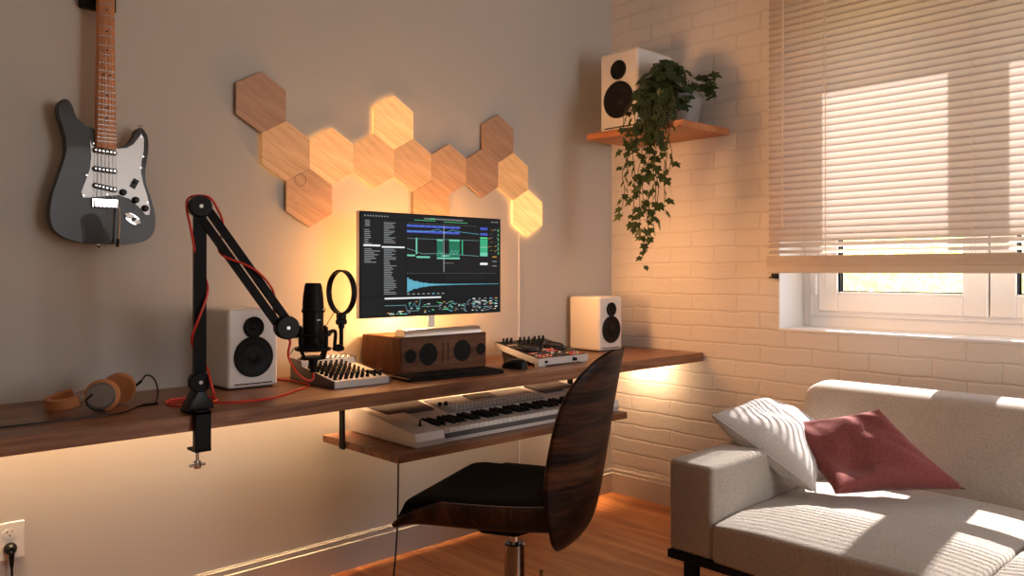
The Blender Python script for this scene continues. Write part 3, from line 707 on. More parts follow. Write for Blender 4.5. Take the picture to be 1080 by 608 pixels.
for c in range(24):
    for r_ in range(3):
        x = -1.25+c*.0195; y = -.268+r_*.022
        p = Vector((x, y, hz(y)+.003))-T0
        if bb is None: bb = bt_.build('panel_button', M['ivory'], sy, local=True); bb.location = p; bb.rotation_euler = (tl, 0, 0)
        else: clone(bb, p, sy, (tl, 0, 0))
for x in (-1.30+.02, -1.30+.05):
    MB().lathe([(0, 0), (.008, 0), (.007, 1), (0, 1)], (x, -.20, hz(-.2)+.002), Vector((x, -.20, hz(-.2)+.002))+nv*.014, 14).build('dial', M['black'], sy)
js = MB().lathe([(0, 0), (.022, 0), (.022, .35), (.018, .5), (0, .3)], (-1.512, -.385, .583), Vector((-1.512, -.385, .583))+nv*.006, 24).build('joystick_well', M['silver'], sy)
MB().lathe([(0, 0), (.006, 0), (.004, .3), (.0035, .9), (.002, 1), (0, 1)], (-1.512, -.385, .585), (-1.512, -.387, .608), 12).build('joystick', M['black'], js)

# ------------------------------------------------------------------ microphone boom arm, microphone, pop filter
ba = thing('boom_arm', 'black two-part microphone boom arm clamped to the front edge of the desk', 'boom arm', (-2.353, -.53, .75))
cxx, cyy = -2.353, -.535
cl = MB().box((cxx-.022, -.572, .655), (cxx+.020, -.5515, .762), bev=.002).box((cxx-.022, -.572, .7505), (cxx+.020, -.47, .764), bev=.002).box((cxx-.022, -.572, .655), (cxx+.020, -.515, .662), bev=.001)
clo = cl.build('clamp', M['black_metal'], ba)
MB().cyl((cxx-.002, -.533, .612), (cxx-.002, -.533, .7085), .0045, seg=12).cyl((cxx-.002, -.533, .704), (cxx-.002, -.533, .709), .012, seg=16).build('clamp_screw', M['chrome'], clo)
MB().lathe([(0, 0), (.010, 0), (.011, .5), (.010, 1), (0, 1)], (cxx-.002, -.533, .606), (cxx-.002, -.533, .624), 16).cyl((cxx-.024, -.533, .614), (cxx+.020, -.533, .614), .0035, seg=10).build('thumb_screw', M['chrome'], clo)
MB().prism([(-.036, .764), (.036, .764), (.030, .775), (.010, .812), (-.010, .812), (-.030, .775)], lambda a, z: (cxx+a, cyy-.022, z), lambda a, z: (cxx+a, cyy+.03, z), bev=.003).build('base_block', M['black'], ba)
def disc(p, ax, r, h, name, par):
    p = Vector(p); ax = Vector(ax).normalized()
    o = MB().lathe([(0, 0), (r*.9, 0), (r, .12), (r, .88), (r*.9, 1), (r*.3, 1), (r*.25, .92), (0, .92)], p-ax*h/2, p+ax*h/2, 28).build(name, M['black'], par)
    MB().cyl(p-ax*(h/2+.002), p-ax*h/2, .005, .005, 10).build('bolt', M['alu'], o); return o
FN = Vector((.20, .98, 0)).normalized()
J0 = Vector((cxx+.003, cyy, .835)); J1 = Vector((-2.353, -.545, 1.298)); J2 = Vector((-2.160, -.650, .975))
disc(J0, FN, .028, .040, 'base_joint', ba)
MB().cyl((cxx, cyy, .80), (cxx, cyy, .825), .011).build('pivot_post', M['black_metal'], ba)
def bar(mb, p, q, wd, th):
    p = Vector(p); q = Vector(q); d = (q-p).normalized(); a = FN - d*FN.dot(d); a.normalize(); s = d.cross(a); bm = mb.bm
    vs = [bm.verts.new(e + s*i*wd/2 + a*j*th/2) for e in (p, q) for i, j in ((-1, -1), (1, -1), (1, 1), (-1, 1))]
    for f in ((0, 1, 2, 3), (7, 6, 5, 4), (0, 4, 5, 1), (1, 5, 6, 2), (2, 6, 7, 3), (3, 7, 4, 0)): bm.faces.new([vs[k] for k in f])
m_ = MB(); bar(m_, J0+Vector((0, 0, .015)), J1, .030, .026); m_.build('lower_arm', M['black_metal'], ba)
disc(J1, FN, .029, .042, 'elbow_joint', ba)
dd = (J2-J1).normalized(); sdd = dd.cross(FN).normalized()
for k in (-1, 1):
    m_ = MB(); bar(m_, J1+sdd*k*.0135+dd*.01+FN*.004, J2+sdd*k*.0135-dd*.005+FN*.004, .019, .024); m_.build('upper_arm_rail', M['black_metal'], ba)
disc(J2, FN, .032, .040, 'head_joint', ba)
MB().cyl(J2+Vector((.02, .005, -.005)), J2+Vector((.062, .012, -.012)), .008, seg=14).build('mount_stud', M['black_metal'], ba)

mc = thing('studio_microphone', 'black studio microphone in a shock mount at the end of the boom arm', 'microphone', (-2.085, -.655, .865))
mp = Vector((-2.082, -.655, .0)); 
def mz(z): return (mp.x, mp.y, z)
LL = .215; z0 = .897
MB().lathe([(0, 0), (.022, 0), (.026, .03), (.0285, .10), (.0285, .98), (.0285, 1), (0, 1)], mz(.905), mz(1.025), 32).build('body', M['black'], mc)
MB().lathe([(.0285, 0), (.0315, .02), (.0315, .10), (.029, .14), (.029, .30), (.0275, .55), (.0235, .90), (.021, .985), (.018, 1), (0, 1)], mz(1.012), mz(1.095), 32).build('grille', M['black_metal'], mc)
MB().lathe([(0, 0), (.005, 0), (.005, .6), (0, 1)], (mp.x+.018, mp.y-.026, 1.022), (mp.x+.0195, mp.y-.031, 1.022), 12).build('gold_dot', M['gold'], mc)
MB().box((mp.x-.004, mp.y-.0292, .992), (mp.x+.006, mp.y-.027, .995)).build('badge', M['silver'], mc)
smt = MB()
for z in (.952, .912): smt.tube([(mp.x+.046*math.cos(a*PI/12), mp.y+.046*math.sin(a*PI/12), z) for a in range(24)], .0042, 8, closed=True, smooth=0)
for a in (20, 110, 200, 290):
    c, s_ = math.cos(R(a)), math.sin(R(a)); smt.tube([(mp.x+.046*c, mp.y+.046*s_, .975), (mp.x+.047*c, mp.y+.047*s_, .935), (mp.x+.043*c, mp.y+.043*s_, .905), (mp.x+.032*c, mp.y+.032*s_, .888)], .0045, 8)
smt.lathe([(0, 0), (.034, 0), (.034, 1), (0, 1)], mz(.884), mz(.892), 28)
smt.box((mp.x-.062, mp.y-.006, .945), (mp.x-.044, mp.y+.010, .975), bev=.003)
sm = smt.build('shock_mount', M['black_metal'], mc)
el = MB()
for a in range(0, 360, 45):
    c, s_ = math.cos(R(a)), math.sin(R(a)); c2, s2 = math.cos(R(a+22)), math.sin(R(a+22))
    el.tube([(mp.x+.046*c, mp.y+.046*s_, .952), (mp.x+.029*c2, mp.y+.029*s2, .932), (mp.x+.046*math.cos(R(a+45)), mp.y+.046*math.sin(R(a+45)), .912)], .0014, 5, smooth=0)
el.tube([(mp.x-.03, mp.y-.02, .905), (mp.x-.065, mp.y-.03, .925), (mp.x-.09, mp.y-.035, .905)], .0012, 5)
el.tube([(mp.x+.03, mp.y, .955), (mp.x+.06, mp.y+.02, .985), (mp.x+.085, mp.y+.03, 1.01)], .0012, 5)
el.build('elastic', M['black_matte'], sm)
MB().lathe([(0, 0), (.008, 0), (.0095, .3), (.0125, .75), (.015, 1), (0, 1)], mz(.848), mz(.886), 20).build('connector', M['black'], mc)

pf = thing('pop_filter', 'round black pop filter ring on a short stalk beside the microphone', 'pop filter', (-1.99, -.63, .90))
pc = Vector((-1.953, -.590, 1.066)); pn = Vector((.995, .06, 0)).normalized(); pa = Vector((0, 0, 1)); pb = pn.cross(pa); pr = .061
rg = MB()
prof = [(pr, -.008), (pr+.005, -.008), (pr+.005, .008), (pr, .008)]
V = [[rg.bm.verts.new(pc + (pa*math.cos(2*PI*k/48)+pb*math.sin(2*PI*k/48))*r_ + pn*h_) for r_, h_ in prof] for k in range(48)]
for k in range(48):
    for q in range(4): rg.bm.faces.new((V[k][q], V[(k+1) % 48][q], V[(k+1) % 48][(q+1) % 4], V[k][(q+1) % 4]))
rg.build('ring', M['black'], pf)
m = M['mesh'] = bpy.data.materials.new('sheer_mesh'); m.use_nodes = True; nt = m.node_tree; N = nt.nodes; L = nt.links
b = N['Principled BSDF']; b.inputs['Base Color'].default_value = (.05, .05, .05, 1); t_ = N.new('ShaderNodeBsdfTransparent'); mx = N.new('ShaderNodeMixShader'); mx.inputs[0].default_value = .10
L.new(t_.outputs[0], mx.inputs[1]); L.new(b.outputs[0], mx.inputs[2]); L.new(mx.outputs[0], N['Material Output'].inputs[0])
dm = MB(); dm.bm.faces.new([dm.bm.verts.new(pc+(pa*math.cos(2*PI*k/48)+pb*math.sin(2*PI*k/48))*(pr+.001)) for k in range(48)]); dm.build('mesh_screen', M['mesh'], pf)
pz = pc.z-pr
MB().box((pc.x-.012, pc.y-.012, pz-.018), (pc.x+.012, pc.y+.012, pz-.002), bev=.003).cyl((pc.x-.014, pc.y, pz-.026), (pc.x+.014, pc.y, pz-.026), .009, seg=14).build('clip', M['black'], pf)
MB().cyl((pc.x, pc.y, pz-.095), (pc.x, pc.y, pz-.02), .006, seg=14).lathe([(0, 0), (.009, 0), (.009, 1), (0, 1)], (pc.x, pc.y, pz-.045), (pc.x, pc.y, pz-.03), 16).build('stalk', M['black_metal'], pf)
MB().tube([(pc.x, pc.y, pz-.09), (pc.x-.012, pc.y-.01, pz-.102), (pc.x-.035, pc.y-.03, pz-.102), (pc.x-.046, pc.y-.04, pz-.09), (pc.x-.046, pc.y-.042, pz-.05), (mp.x+.05, mp.y+.012, .952)], .0055, 8).lathe([(0, 0), (.016, .2), (.018, .6), (.010, 1), (0, 1)], (pc.x-.022, pc.y-.02, pz-.112), (pc.x-.022, pc.y-.02, pz-.090), 18).build('bracket_arm', M['black_metal'], pf)

# red cable
def on(dx, dy): return (dx, dy, .753)
f1 = -FN*.022
def al(q, a, b_): return tuple(J2 - dd*q + sdd*a + FN*b_)
cab = [(mp.x, mp.y, .846), (mp.x-.003, mp.y-.004, .830), (mp.x-.022, mp.y-.006, .828), (mp.x-.05, mp.y, .852), tuple(J2+Vector((-.006, -.022, -.075))), tuple(J2+Vector((.0, -.02, -.034))), al(-.01, -.01, .03), al(.05, .006, .032), al(.09, .026, .012), al(.12, .028, -.008), al(.17, .020, -.020), al(.21, .0, -.018), al(.245, -.024, -.010), al(.27, -.020, .022), al(.30, .012, .026), al(.325, .027, .010), al(.36, .031, -.012), tuple(J1+Vector((.012, -.028, .024))), tuple(J1+Vector((-.012, .03, .027))), tuple(J1+Vector((-.030, .012, .0))), (-2.376, -.545, 1.235), (-2.372, -.555, 1.19), (-2.352, -.525, 1.15), (-2.336, -.548, 1.10), (-2.342, -.562, 1.06), (-2.364, -.562, 1.00), (-2.372, -.54, .95), (-2.352, -.52, .91), (-2.335, -.548, .87), (-2.335, -.575, .83), (-2.325, -.565, .79), on(-2.322, -.46), on(-2.345, -.40), on(-2.362, -.34), on(-2.335, -.275), on(-2.27, -.265), on(-2.215, -.32), on(-2.25, -.385), on(-2.31, -.40), on(-2.358, -.375), on(-2.352, -.31), on(-2.30, -.34), on(-2.22, -.43), on(-2.10, -.44), on(-1.98, -.36), on(-1.90, -.30), on(-1.873, -.24), on(-1.873, -.14), on(-1.90, -.05)]
tag(MB().tube(cab, .0032, 8, smooth=6).build('microphone_cable', M['red_cable']), 'red cable winding from the microphone along the boom arm and coiling on the desk', 'cable')

# ------------------------------------------------------------------ headphones
hp = thing('headphones', 'tan leather over-ear headphones with metal cups lying on the desk', 'headphones', (-2.55, -.30, .75))
def cup(c, n_, r_):
    c = Vector(c); n_ = Vector(n_).normalized()
    o = MB().lathe([(0, 0), (r_*.5, 0), (r_*.62, -.0), (r_*.93, .0), (r_, .25), (r_*1.0, .55), (r_*.90, .8), (r_*.84, .85), (r_*.80, .80), (0, .8)], c-n_*.020, c+n_*.028, 36).build('ear_cup', M['tan'], hp)
    MB().lathe([(r_*.84, 0), (r_*.84, .55), (r_*.78, .75), (r_*.74, .65), (r_*.70, .85), (0, .95)], c+n_*.012, c+n_*.026, 36).build('cup_plate', M['brushed'], o)
    return o
cn = Vector((-.42, -.90, .12)).normalized()
c1 = Vector((-2.530, -.335, .7945)); c2 = c1 + Vector((.075, .105, .0015))
cup(c1, cn, .0435); cup(c2, Vector((.35, .93, .1)), .0435)
# band lying toward the left
mid = [c1+Vector((-.038, .004, .002)), Vector((-2.585, -.318, .784)), Vector((-2.612, -.303, .776)), Vector((-2.634, -.262, .771)), Vector((-2.628, -.20, .771)), Vector((-2.588, -.160, .776)), Vector((-2.535, -.165, .785)), c2+Vector((-.038, .02, .004))]
def band(pts, wd, th, name, m_):
    mb = MB(); P = [Vector(p) for p in pts]; Q = []
    n = len(P)
    for i in range(n-1):
        a, b_, c, d = P[max(i-1, 0)], P[i], P[i+1], P[min(i+2, n-1)]
        for k in range(8):
            t = k/8; Q.append(.5*((2*b_)+(c-a)*t+(2*a-5*b_+4*c-d)*t*t+(3*b_-a-3*c+d)*t**3))
    Q.append(P[-1]); rings = []
    for i, p in enumerate(Q):
        t = Q[min(i+1, len(Q)-1)]-Q[max(i-1, 0)]; t.normalize(); s_ = t.cross(Vector((0, 0, 1))).normalized(); u_ = s_.cross(t)
        rings.append([mb.bm.verts.new(p + s_*i_*th/2 + u_*j_*wd/2) for i_, j_ in ((-1, -.8), (-1, .8), (-.4, 1), (.4, 1), (1, .8), (1, -.8), (.4, -1), (-.4, -1))])
    for A, B in zip(rings, rings[1:]):
        for k in range(8): mb.bm.faces.new((A[k], A[(k+1) % 8], B[(k+1) % 8], B[k]))
    mb.bm.faces.new(rings[0]); mb.bm.faces.new(rings[-1][::-1])
    return mb.build(name, m_, hp)
band(mid[:3], .014, .006, 'slider', M['alu']); band(mid[5:], .014, .006, 'slider', M['alu'])
band([Vector((-2.580, -.319, .7855)), mid[2], mid[3], mid[4], mid[5], Vector((-2.555, -.160, .782))], .030, .016, 'headband', M['tan'])
MB().tube([c1+Vector((-.03, -.022, .01)), c1+Vector((-.044, -.016, -.008)), c1+Vector((-.03, -.022, -.03)), c1+Vector((.0, -.026, -.037))], .0025, 8).build('yoke', M['black'], hp)
e_ = c2+Vector((.045, -.01, .0))
MB().cyl(e_+Vector((-.012, .004, -.004)), e_+Vector((.012, -.002, .016)), .004, seg=12).build('plug', M['black'], hp)
hc = MB().tube([e_+Vector((.012, -.002, .016)), e_+Vector((.024, -.006, .032)), e_+Vector((.04, -.02, .022)), e_+Vector((.046, -.035, -.012)), (e_.x+.03, e_.y-.055, .754), (e_.x-.02, e_.y-.075, .7525), (-2.50, -.395, .7525), (-2.60, -.402, .7525), (-2.72, -.405, .7525), (-2.85, -.40, .7525), (-3.1, -.38, .7525)], .0022, 7)
hc.build('cord', M['black'], hp)
MB().box((e_.x-.008, e_.y-.075, .7505), (e_.x+.036, e_.y-.060, .7565), bev=.003).build('inline_remote', M['black'], hp)

# ------------------------------------------------------------------ guitar
gt = thing('electric_guitar', 'charcoal electric guitar with silver pickguard hanging on the grey wall', 'guitar', (-2.447, -.03, 1.21))
out = [(-2.470, 1.502), (-2.471, 1.530), (-2.474, 1.548), (-2.488, 1.554), (-2.504, 1.558), (-2.518, 1.568), (-2.527, 1.586), (-2.532, 1.603), (-2.538, 1.619), (-2.549, 1.627), (-2.563, 1.622), (-2.570, 1.605), (-2.568, 1.575), (-2.559, 1.546), (-2.551, 1.511), (-2.550, 1.474), (-2.557, 1.443), (-2.570, 1.399), (-2.583, 1.356), (-2.591, 1.313), (-2.591, 1.277), (-2.581, 1.247), (-2.559, 1.228), (-2.528, 1.216), (-2.483, 1.210), (-2.425, 1.209), (-2.365, 1.212), (-2.330, 1.222), (-2.308, 1.244), (-2.301, 1.277), (-2.304, 1.316), (-2.315, 1.358), (-2.327, 1.393), (-2.331, 1.431), (-2.327, 1.464), (-2.322, 1.498), (-2.322, 1.530), (-2.328, 1.555), (-2.341, 1.569), (-2.355, 1.561), (-2.363, 1.538), (-2.376, 1.518), (-2.395, 1.505), (-2.415, 1.499)]
def smooth_closed(P, k=3):
    Q = []; n = len(P); P = [Vector((*p, 0)) for p in P]
    for i in range(n):
        a, b_, c, d = P[i-1], P[i], P[(i+1) % n], P[(i+2) % n]
        for q in range(k):
            t = q/k; r_ = .5*((2*b_)+(c-a)*t+(2*a-5*b_+4*c-d)*t*t+(3*b_-a-3*c+d)*t**3); Q.append((r_.x, r_.y))
    return Q
so = smooth_closed(out, 6)
def resample(P, step):
    Q = [P[0]]; acc = 0
    for p, q in zip(P, P[1:]+P[:1]):
        d = math.hypot(q[0]-p[0], q[1]-p[1]); t = step-acc
        while t <= d: Q.append((p[0]+(q[0]-p[0])*t/d, p[1]+(q[1]-p[1])*t/d)); t += step
        acc = d-(t-step)
    return Q[:-1] if math.hypot(Q[-1][0]-Q[0][0], Q[-1][1]-Q[0][1]) < step*.6 else Q
so = resample(so, .0075)
MB().prism(so, lambda a, z: (a, -.075, z), lambda a, z: (a, -.032, z), bev=.004, seg=3).build('body', M['guitar_black'], gt)
pg = [(-2.490, 1.530), (-2.484, 1.499), (-2.475, 1.495), (-2.417, 1.499), (-2.410, 1.496), (-2.385, 1.501), (-2.366, 1.514), (-2.352, 1.536), (-2.343, 1.552), (-2.335, 1.535), (-2.336, 1.496), (-2.344, 1.462), (-2.345, 1.430), (-2.338, 1.398), (-2.326, 1.36), (-2.317, 1.322), (-2.319, 1.302), (-2.331, 1.301), (-2.352, 1.326), (-2.379, 1.349), (-2.409, 1.358), (-2.482, 1.346), (-2.507, 1.342), (-2.512, 1.36), (-2.500, 1.392), (-2.487, 1.430), (-2.485, 1.468)]
pgo = MB().prism(pg, lambda a, z: (a, -.0745, z), lambda a, z: (a, -.0775, z), bev=.0008, seg=1).build('pickguard', M['pickguard'], gt)
for x, z in ((-2.478, 1.505), (-2.497, 1.41), (-2.505, 1.35), (-2.44, 1.357), (-2.343, 1.54), (-2.345, 1.445), (-2.325, 1.34), (-2.338, 1.48)):
    MB().cyl((x, -.077, z), (x, -.0785, z), .0028, seg=10).build('screw', M['alu'], pgo)
for (xa_, za_), (xb_, zb_) in (((-2.480, 1.486), (-2.416, 1.482)), ((-2.480, 1.431), (-2.416, 1.427)), ((-2.480, 1.382), (-2.416, 1.371))):
    a = math.atan2(zb_-za_, xb_-xa_); c = Vector(((xa_+xb_)/2, -.081, (za_+zb_)/2)); ln = math.hypot(xb_-xa_, zb_-za_)
    rt = Matrix.Rotation(-a, 3, 'Y')
    o = MB().box(c-Vector((ln/2+.002, .005, .008)), c+Vector((ln/2+.002, .005, .008)), bev=.0045, rot=rt).build('pickup', M['dark_grey'], gt)
    pp = MB()
    for k in range(6):
        q = c + rt @ Vector((-ln*.40+k*ln*.16, -.0045, 0)); pp.cyl(q, q+Vector((0, -.002, 0)), .0027, seg=10)
    pp.build('pole_pieces', M['chrome'], o)
bo = MB().box((-2.484, -.083, 1.316), (-2.411, -.075, 1.344), bev=.002).build('bridge', M['chrome'], gt)
sd_ = MB()
for k in range(6): sd_.box((-2.479+k*.0112, -.089, 1.318), (-2.470+k*.0112, -.082, 1.338), bev=.001, seg=1)
sd_.build('saddles', M['chrome'], bo)
MB().tube([(-2.414, -.084, 1.335), (-2.413, -.096, 1.31), (-2.414, -.098, 1.26), (-2.416, -.097, 1.222)], .0026, 8).build('tremolo_arm', M['chrome'], gt)
MB().lathe([(0, 0), (.0045, .1), (.005, .5), (.004, 1), (0, 1)], (-2.416, -.097, 1.226), (-2.418, -.096, 1.200), 12).build('arm_tip', M['black'], gt)
for x, z in ((-2.397, 1.366), (-2.361, 1.345), (-2.333, 1.321)):
    MB().lathe([(0, 0), (.0105, 0), (.0095, .45), (.0075, .5), (.007, .95), (0, 1)], (x, -.077, z), (x, -.095, z), 20).build('knob', M['black'], gt)
MB().box((-2.373, -.0785, 1.380), (-2.355, -.0765, 1.410), bev=.0005, rot=Matrix.Rotation(R(28), 3, 'Y')).cyl((-2.364, -.078, 1.396), (-2.368, -.094, 1.400), .0022, seg=8).build('selector_switch', M['black'], gt)
def ell(cx_, cz_, rx, rz, a, n=28):
    return [(cx_+rx*math.cos(t)*math.cos(a)-rz*math.sin(t)*math.sin(a), cz_+rx*math.cos(t)*math.sin(a)+rz*math.sin(t)*math.cos(a)) for t in (2*PI*k/n for k in range(n))]
jo = MB().prism(ell(-2.369, 1.287, .027, .013, R(-32)), lambda a, z: (a, -.0745, z), lambda a, z: (a, -.079, z), bev=.0015, seg=2).build('jack_plate', M['chrome'], gt)
MB().cyl((-2.366, -.078, 1.286), (-2.366, -.0805, 1.286), .006, seg=14).build('socket', M['black'], jo)
for p, q in (((-2.339, -.053, 1.567), (-2.336, -.053, 1.580)), ((-2.458, -.053, 1.212), (-2.458, -.053, 1.198))):
    MB().lathe([(0, 0), (.004, 0), (.004, .5), (.007, .75), (.005, 1), (0, 1)], p, q, 14).build('strap_button', M['chrome'], gt)
# neck, frets, strings, headstock
zA, zB, zN = 1.493, 2.075, 2.075
def nx(z, s_): 
    k = (z-zA)/(zB-zA); return -2.446+.0*k + s_*(.0285-.0075*k)
nk = MB(); nk.prism([(nx(zA, -1), zA), (nx(zA, 1), zA), (nx(zB, 1), zB), (nx(zB, -1), zB)], lambda a, z: (a, -.066, z), lambda a, z: (a, -.090, z), bev=.003, seg=2)
nko = nk.build('neck', M['neck_wood'], gt)
scale_len = 2.075-1.325
for k in range(1, 25):
    z = zN - scale_len*(1-2**(-k/12))
    if z > zA+.004: MB().box((nx(z, -1)+.001, -.0915, z-.0011), (nx(z, 1)-.001, -.0895, z+.0011)).build('fret', M['brushed'], nko)
dot = MB()
for k in (3, 5, 7, 9, 12, 15, 17, 19):
    z = zN - scale_len*(1-(2**(-k/12)+2**(-(k-1)/12))/2)
    for dx in ((-.009, .009) if k == 12 else (0,)): dot.cyl((-2.446+dx, -.0895, z), (-2.446+dx, -.0905, z), .003, seg=10)
dot.build('inlays', M['black'], nko)
st = MB()
for k in range(6):
    xb_ = -2.4745+k*.0112; xt = -2.446-.0165+k*.0066
    st.cyl((xb_, -.0895, 1.328), (xt, -.0955, 2.08), .00055+.00006*(5-k), seg=5)
st.build('strings', M['brushed'], gt)
hd = [(-2.467, 2.070), (-2.425, 2.070), (-2.418, 2.10), (-2.405, 2.12), (-2.40, 2.20), (-2.415, 2.245), (-2.445, 2.25), (-2.46, 2.225), (-2.47, 2.16), (-2.478, 2.11)]
ho = MB().prism(hd, lambda a, z: (a, -.068, z), lambda a, z: (a, -.082, z), bev=.002).build('headstock', M['neck_wood'], gt)
for k in range(6): MB().cyl((-2.462+k*.004, -.080, 2.10+k*.024), (-2.462+k*.004, -.098, 2.10+k*.024), .004, seg=10).cyl((-2.49+k*.002, -.074, 2.10+k*.024), (-2.462+k*.004, -.074, 2.10+k*.024), .003, seg=8).build('tuner', M['chrome'], ho)
wh = thing('guitar_hanger', 'black wall bracket holding the electric guitar by its neck', 'hanger', (-2.446, 0, 1.95))
MB().box((-2.500, -.030, 1.918), (-2.400, -.001, 1.99), bev=.004).build('wall_plate', M['black_metal'], wh)
MB().tube([(-2.446, -.028, 2.03), (-2.446, -.062, 2.045)], .006, 8).tube([(-2.479, -.105, 2.062), (-2.479, -.066, 2.060), (-2.446, -.058, 2.052), (-2.413, -.066, 2.060), (-2.413, -.105, 2.062)], .006, 8).tube([(-2.446, -.029, 1.96), (-2.446, -.028, 2.032)], .008, 8).build('yoke', M['black_matte'], wh)

# ------------------------------------------------------------------ outlet with plug
oz = .362
ot = thing('wall_outlet', 'pale wall outlet plate with a black plug in it, low on the grey wall', 'outlet', (-2.678, 0, oz))
MB().box((-2.715, -.006, oz-.056), (-2.641, -.001, oz+.050), bev=.002).build('plate', M['white_plastic'], ot)
for z in (oz+.019, oz-.022):
    o = MB().prism(ell(-2.678, z, .017, .0145, 0), lambda a, c: (a, -.005, c), lambda a, c: (a, -.0075, c)).build('receptacle', M['white_plastic'], ot)
    MB().box((-2.685, -.008, z+.001), (-2.683, -.007, z+.008)).box((-2.673, -.008, z+.002), (-2.671, -.008+.001, z+.008)).cyl((-2.678, -.007, z-.006), (-2.678, -.008, z-.006), .0022, seg=8).build('slots', M['black_matte'], o)
pl = thing('power_plug', 'black round power plug with its cord hanging from the pale wall outlet', 'plug', (-2.678, -.008, oz-.022))
MB().lathe([(0, 0), (.016, 0), (.017, .3), (.014, .8), (.009, 1), (0, 1)], (-2.678, -.0082, oz-.022), (-2.678, -.032, oz-.024), 20).lathe([(0, 0), (.0085, .1), (.0055, .8), (.004, 1), (0, 1)], (-2.678, -.026, oz-.022), (-2.677, -.026, oz-.075), 14).build('plug_head', M['black'], pl)
MB().tube([(-2.677, -.026, oz-.070), (-2.676, -.026, oz-.12), (-2.674, -.026, .15), (-2.67, -.035, .03), (-2.60, -.06, .004), (-2.4, -.07, .004)], .0033, 8).build('cord', M['black'], pl)

# ------------------------------------------------------------------ hanging cable under the tray
tag(MB().tube([(-1.665, -.470, .5005), (-1.666, -.471, .42), (-1.672, -.475, .30), (-1.69, -.49, .20), (-1.735, -.53, .10), (-1.80, -.58, .03), (-1.87, -.64, .004), (-2.0, -.70, .004)], .0028, 8).build('power_cable', M['black']), 'thin black cable hanging from the lower tray down to the wooden floor', 'cable')

# ------------------------------------------------------------------ chair
chd = thing('office_chair', 'dark rosewood shell office chair with a black cushion in front of the desk', 'chair', (-1.60, -.93, 0), R(26))
def seat_pt(s_, t, off=0):   # s -1..1 across, t 0 front .. 1 rear
    hw = .236 - .052*t**4; y = .252 - t*.452
    a = abs(s_); sg = 1 if s_ > 0 else -1
    k = max(0, (a-.60)/.40); x = sg*hw*(a/.6*.80 if k <= 0 else .80 + .20*math.sin(k*PI/2))
    edge = .010+.058*min(1, t*3.0)**.8
    z = .434 + .006*t + edge*(1-math.cos(k*PI/2)) - .012*max(0, 1-t*6)**2
    return Vector((x, y, z+off))
sh_ = MB(); nu, nv_ = 36, 18
sh_.grid(lambda u, v_: seat_pt(u*2-1, v_), nu, nv_); so_ = sh_.build('seat_shell', M['chair_apron'], chd, local=True)
md = so_.modifiers.new('thick', 'SOLIDIFY'); md.thickness = .012; md.offset = 1
cu = MB()
def cush(u, v_):
    s_ = (u*2-1)*.93; t = .03+v_*.92; p = seat_pt(s_, t)
    e = (1-abs(u*2-1)**8)*(1-abs(v_*2-1)**8); p.z = max(p.z+.004, .446) ; p.z += (.512-.012*max(0, 1-v_*5)**2-.010*math.exp(-((u-.5)**2+(v_-.5)**2)*9)-p.z)*e**.35
    return p
cu.grid(cush, 32, 24); cu.grid(lambda u, v_: seat_pt((u*2-1)*.93, .03+v_*.92)+Vector((0, 0, .008)), 32, 24)
cu.build('seat_cushion', M['black_leather'], chd, local=True)
prof = [(.378, .10, -.210, .010), (.388, .165, -.220, .022), (.410, .195, -.232, .034), (.45, .210, -.246, .050), (.50, .219, -.260, .072), (.58, .221, -.275, .090), (.67, .217, -.290, .092), (.75, .209, -.302, .086), (.81, .194, -.313, .074), (.855, .166, -.322, .056), (.885, .128, -.328, .036), (.902, .08, -.333, .014), (.908, .03, -.335, .003)]
def bprof(v_):
    f = v_*(len(prof)-1); i = min(int(f), len(prof)-2); t = f-i
    g = lambda k: prof[min(max(k, 0), len(prof)-1)]
    return [.5*((2*g(i)[q])+(g(i+1)[q]-g(i-1)[q])*t+(2*g(i-1)[q]-5*g(i)[q]+4*g(i+1)[q]-g(i+2)[q])*t*t+(3*g(i)[q]-g(i-1)[q]-3*g(i+1)[q]+g(i+2)[q])*t**3) for q in range(4)]
def back_pt(u, v_, inn=0, shrink=1):
    z, hw, ys, d = bprof(v_); s_ = (u*2-1)*shrink; ph = s_*R(68)
    x = hw*math.sin(ph)/math.sin(R(68)); y = ys + d*(1-math.cos(ph))/(1-math.cos(R(68)))
    nx_ = -math.sin(ph)*.9; return Vector((x+nx_*inn, y+inn*math.cos(ph), z))
bs = MB().grid(lambda u, v_: back_pt(u, v_), 36, 33); bo_ = bs.build('back_shell', M['chair_wood'], chd, local=True)
md = bo_.modifiers.new('thick', 'SOLIDIFY'); md.thickness = .012; md.offset = 0
bc = MB(); bc.grid(lambda u, v_: back_pt(u, .12+v_*.84, .010+.034*((1-abs(u*2-1)**6)*(1-abs(v_*2-1)**6))**.5, .97), 28, 28); bc.grid(lambda u, v_: back_pt(u, .12+v_*.84, .007, .97), 28, 28)
bc.build('back_cushion', M['black_leather'], chd, local=True)
MB().prism([(-.13, .425), (.12, .425), (.10, .395), (.05, .375), (-.05, .375), (-.10, .395)], lambda a, z: (-.075, a, z), lambda a, z: (.075, a, z), bev=.004).build('tilt_mechanism', M['black_metal'], chd, local=True)
MB().cyl((0, -.02, .30), (0, -.02, .385), .014, seg=24).build('piston', M['chrome'], chd, local=True)
MB().lathe([(0, 0), (.030, 0), (.030, .985), (.027, 1), (.015, 1), (.015, .97), (0, .97)], (0, -.02, .10), (0, -.02, .335), 32).build('gas_column', M['dark_chrome'], chd, local=True)
MB().tube([(0, -.045, .232), (0, -.080, .232), (0, -.098, .240), (0, -.102, .262)], .0055, 8).build('height_lever', M['dark_chrome'], chd, local=True)
hub = MB().cyl((0, -.02, .07), (0, -.02, .12), .04, seg=24).build('base_hub', M['chrome'], chd, local=True)
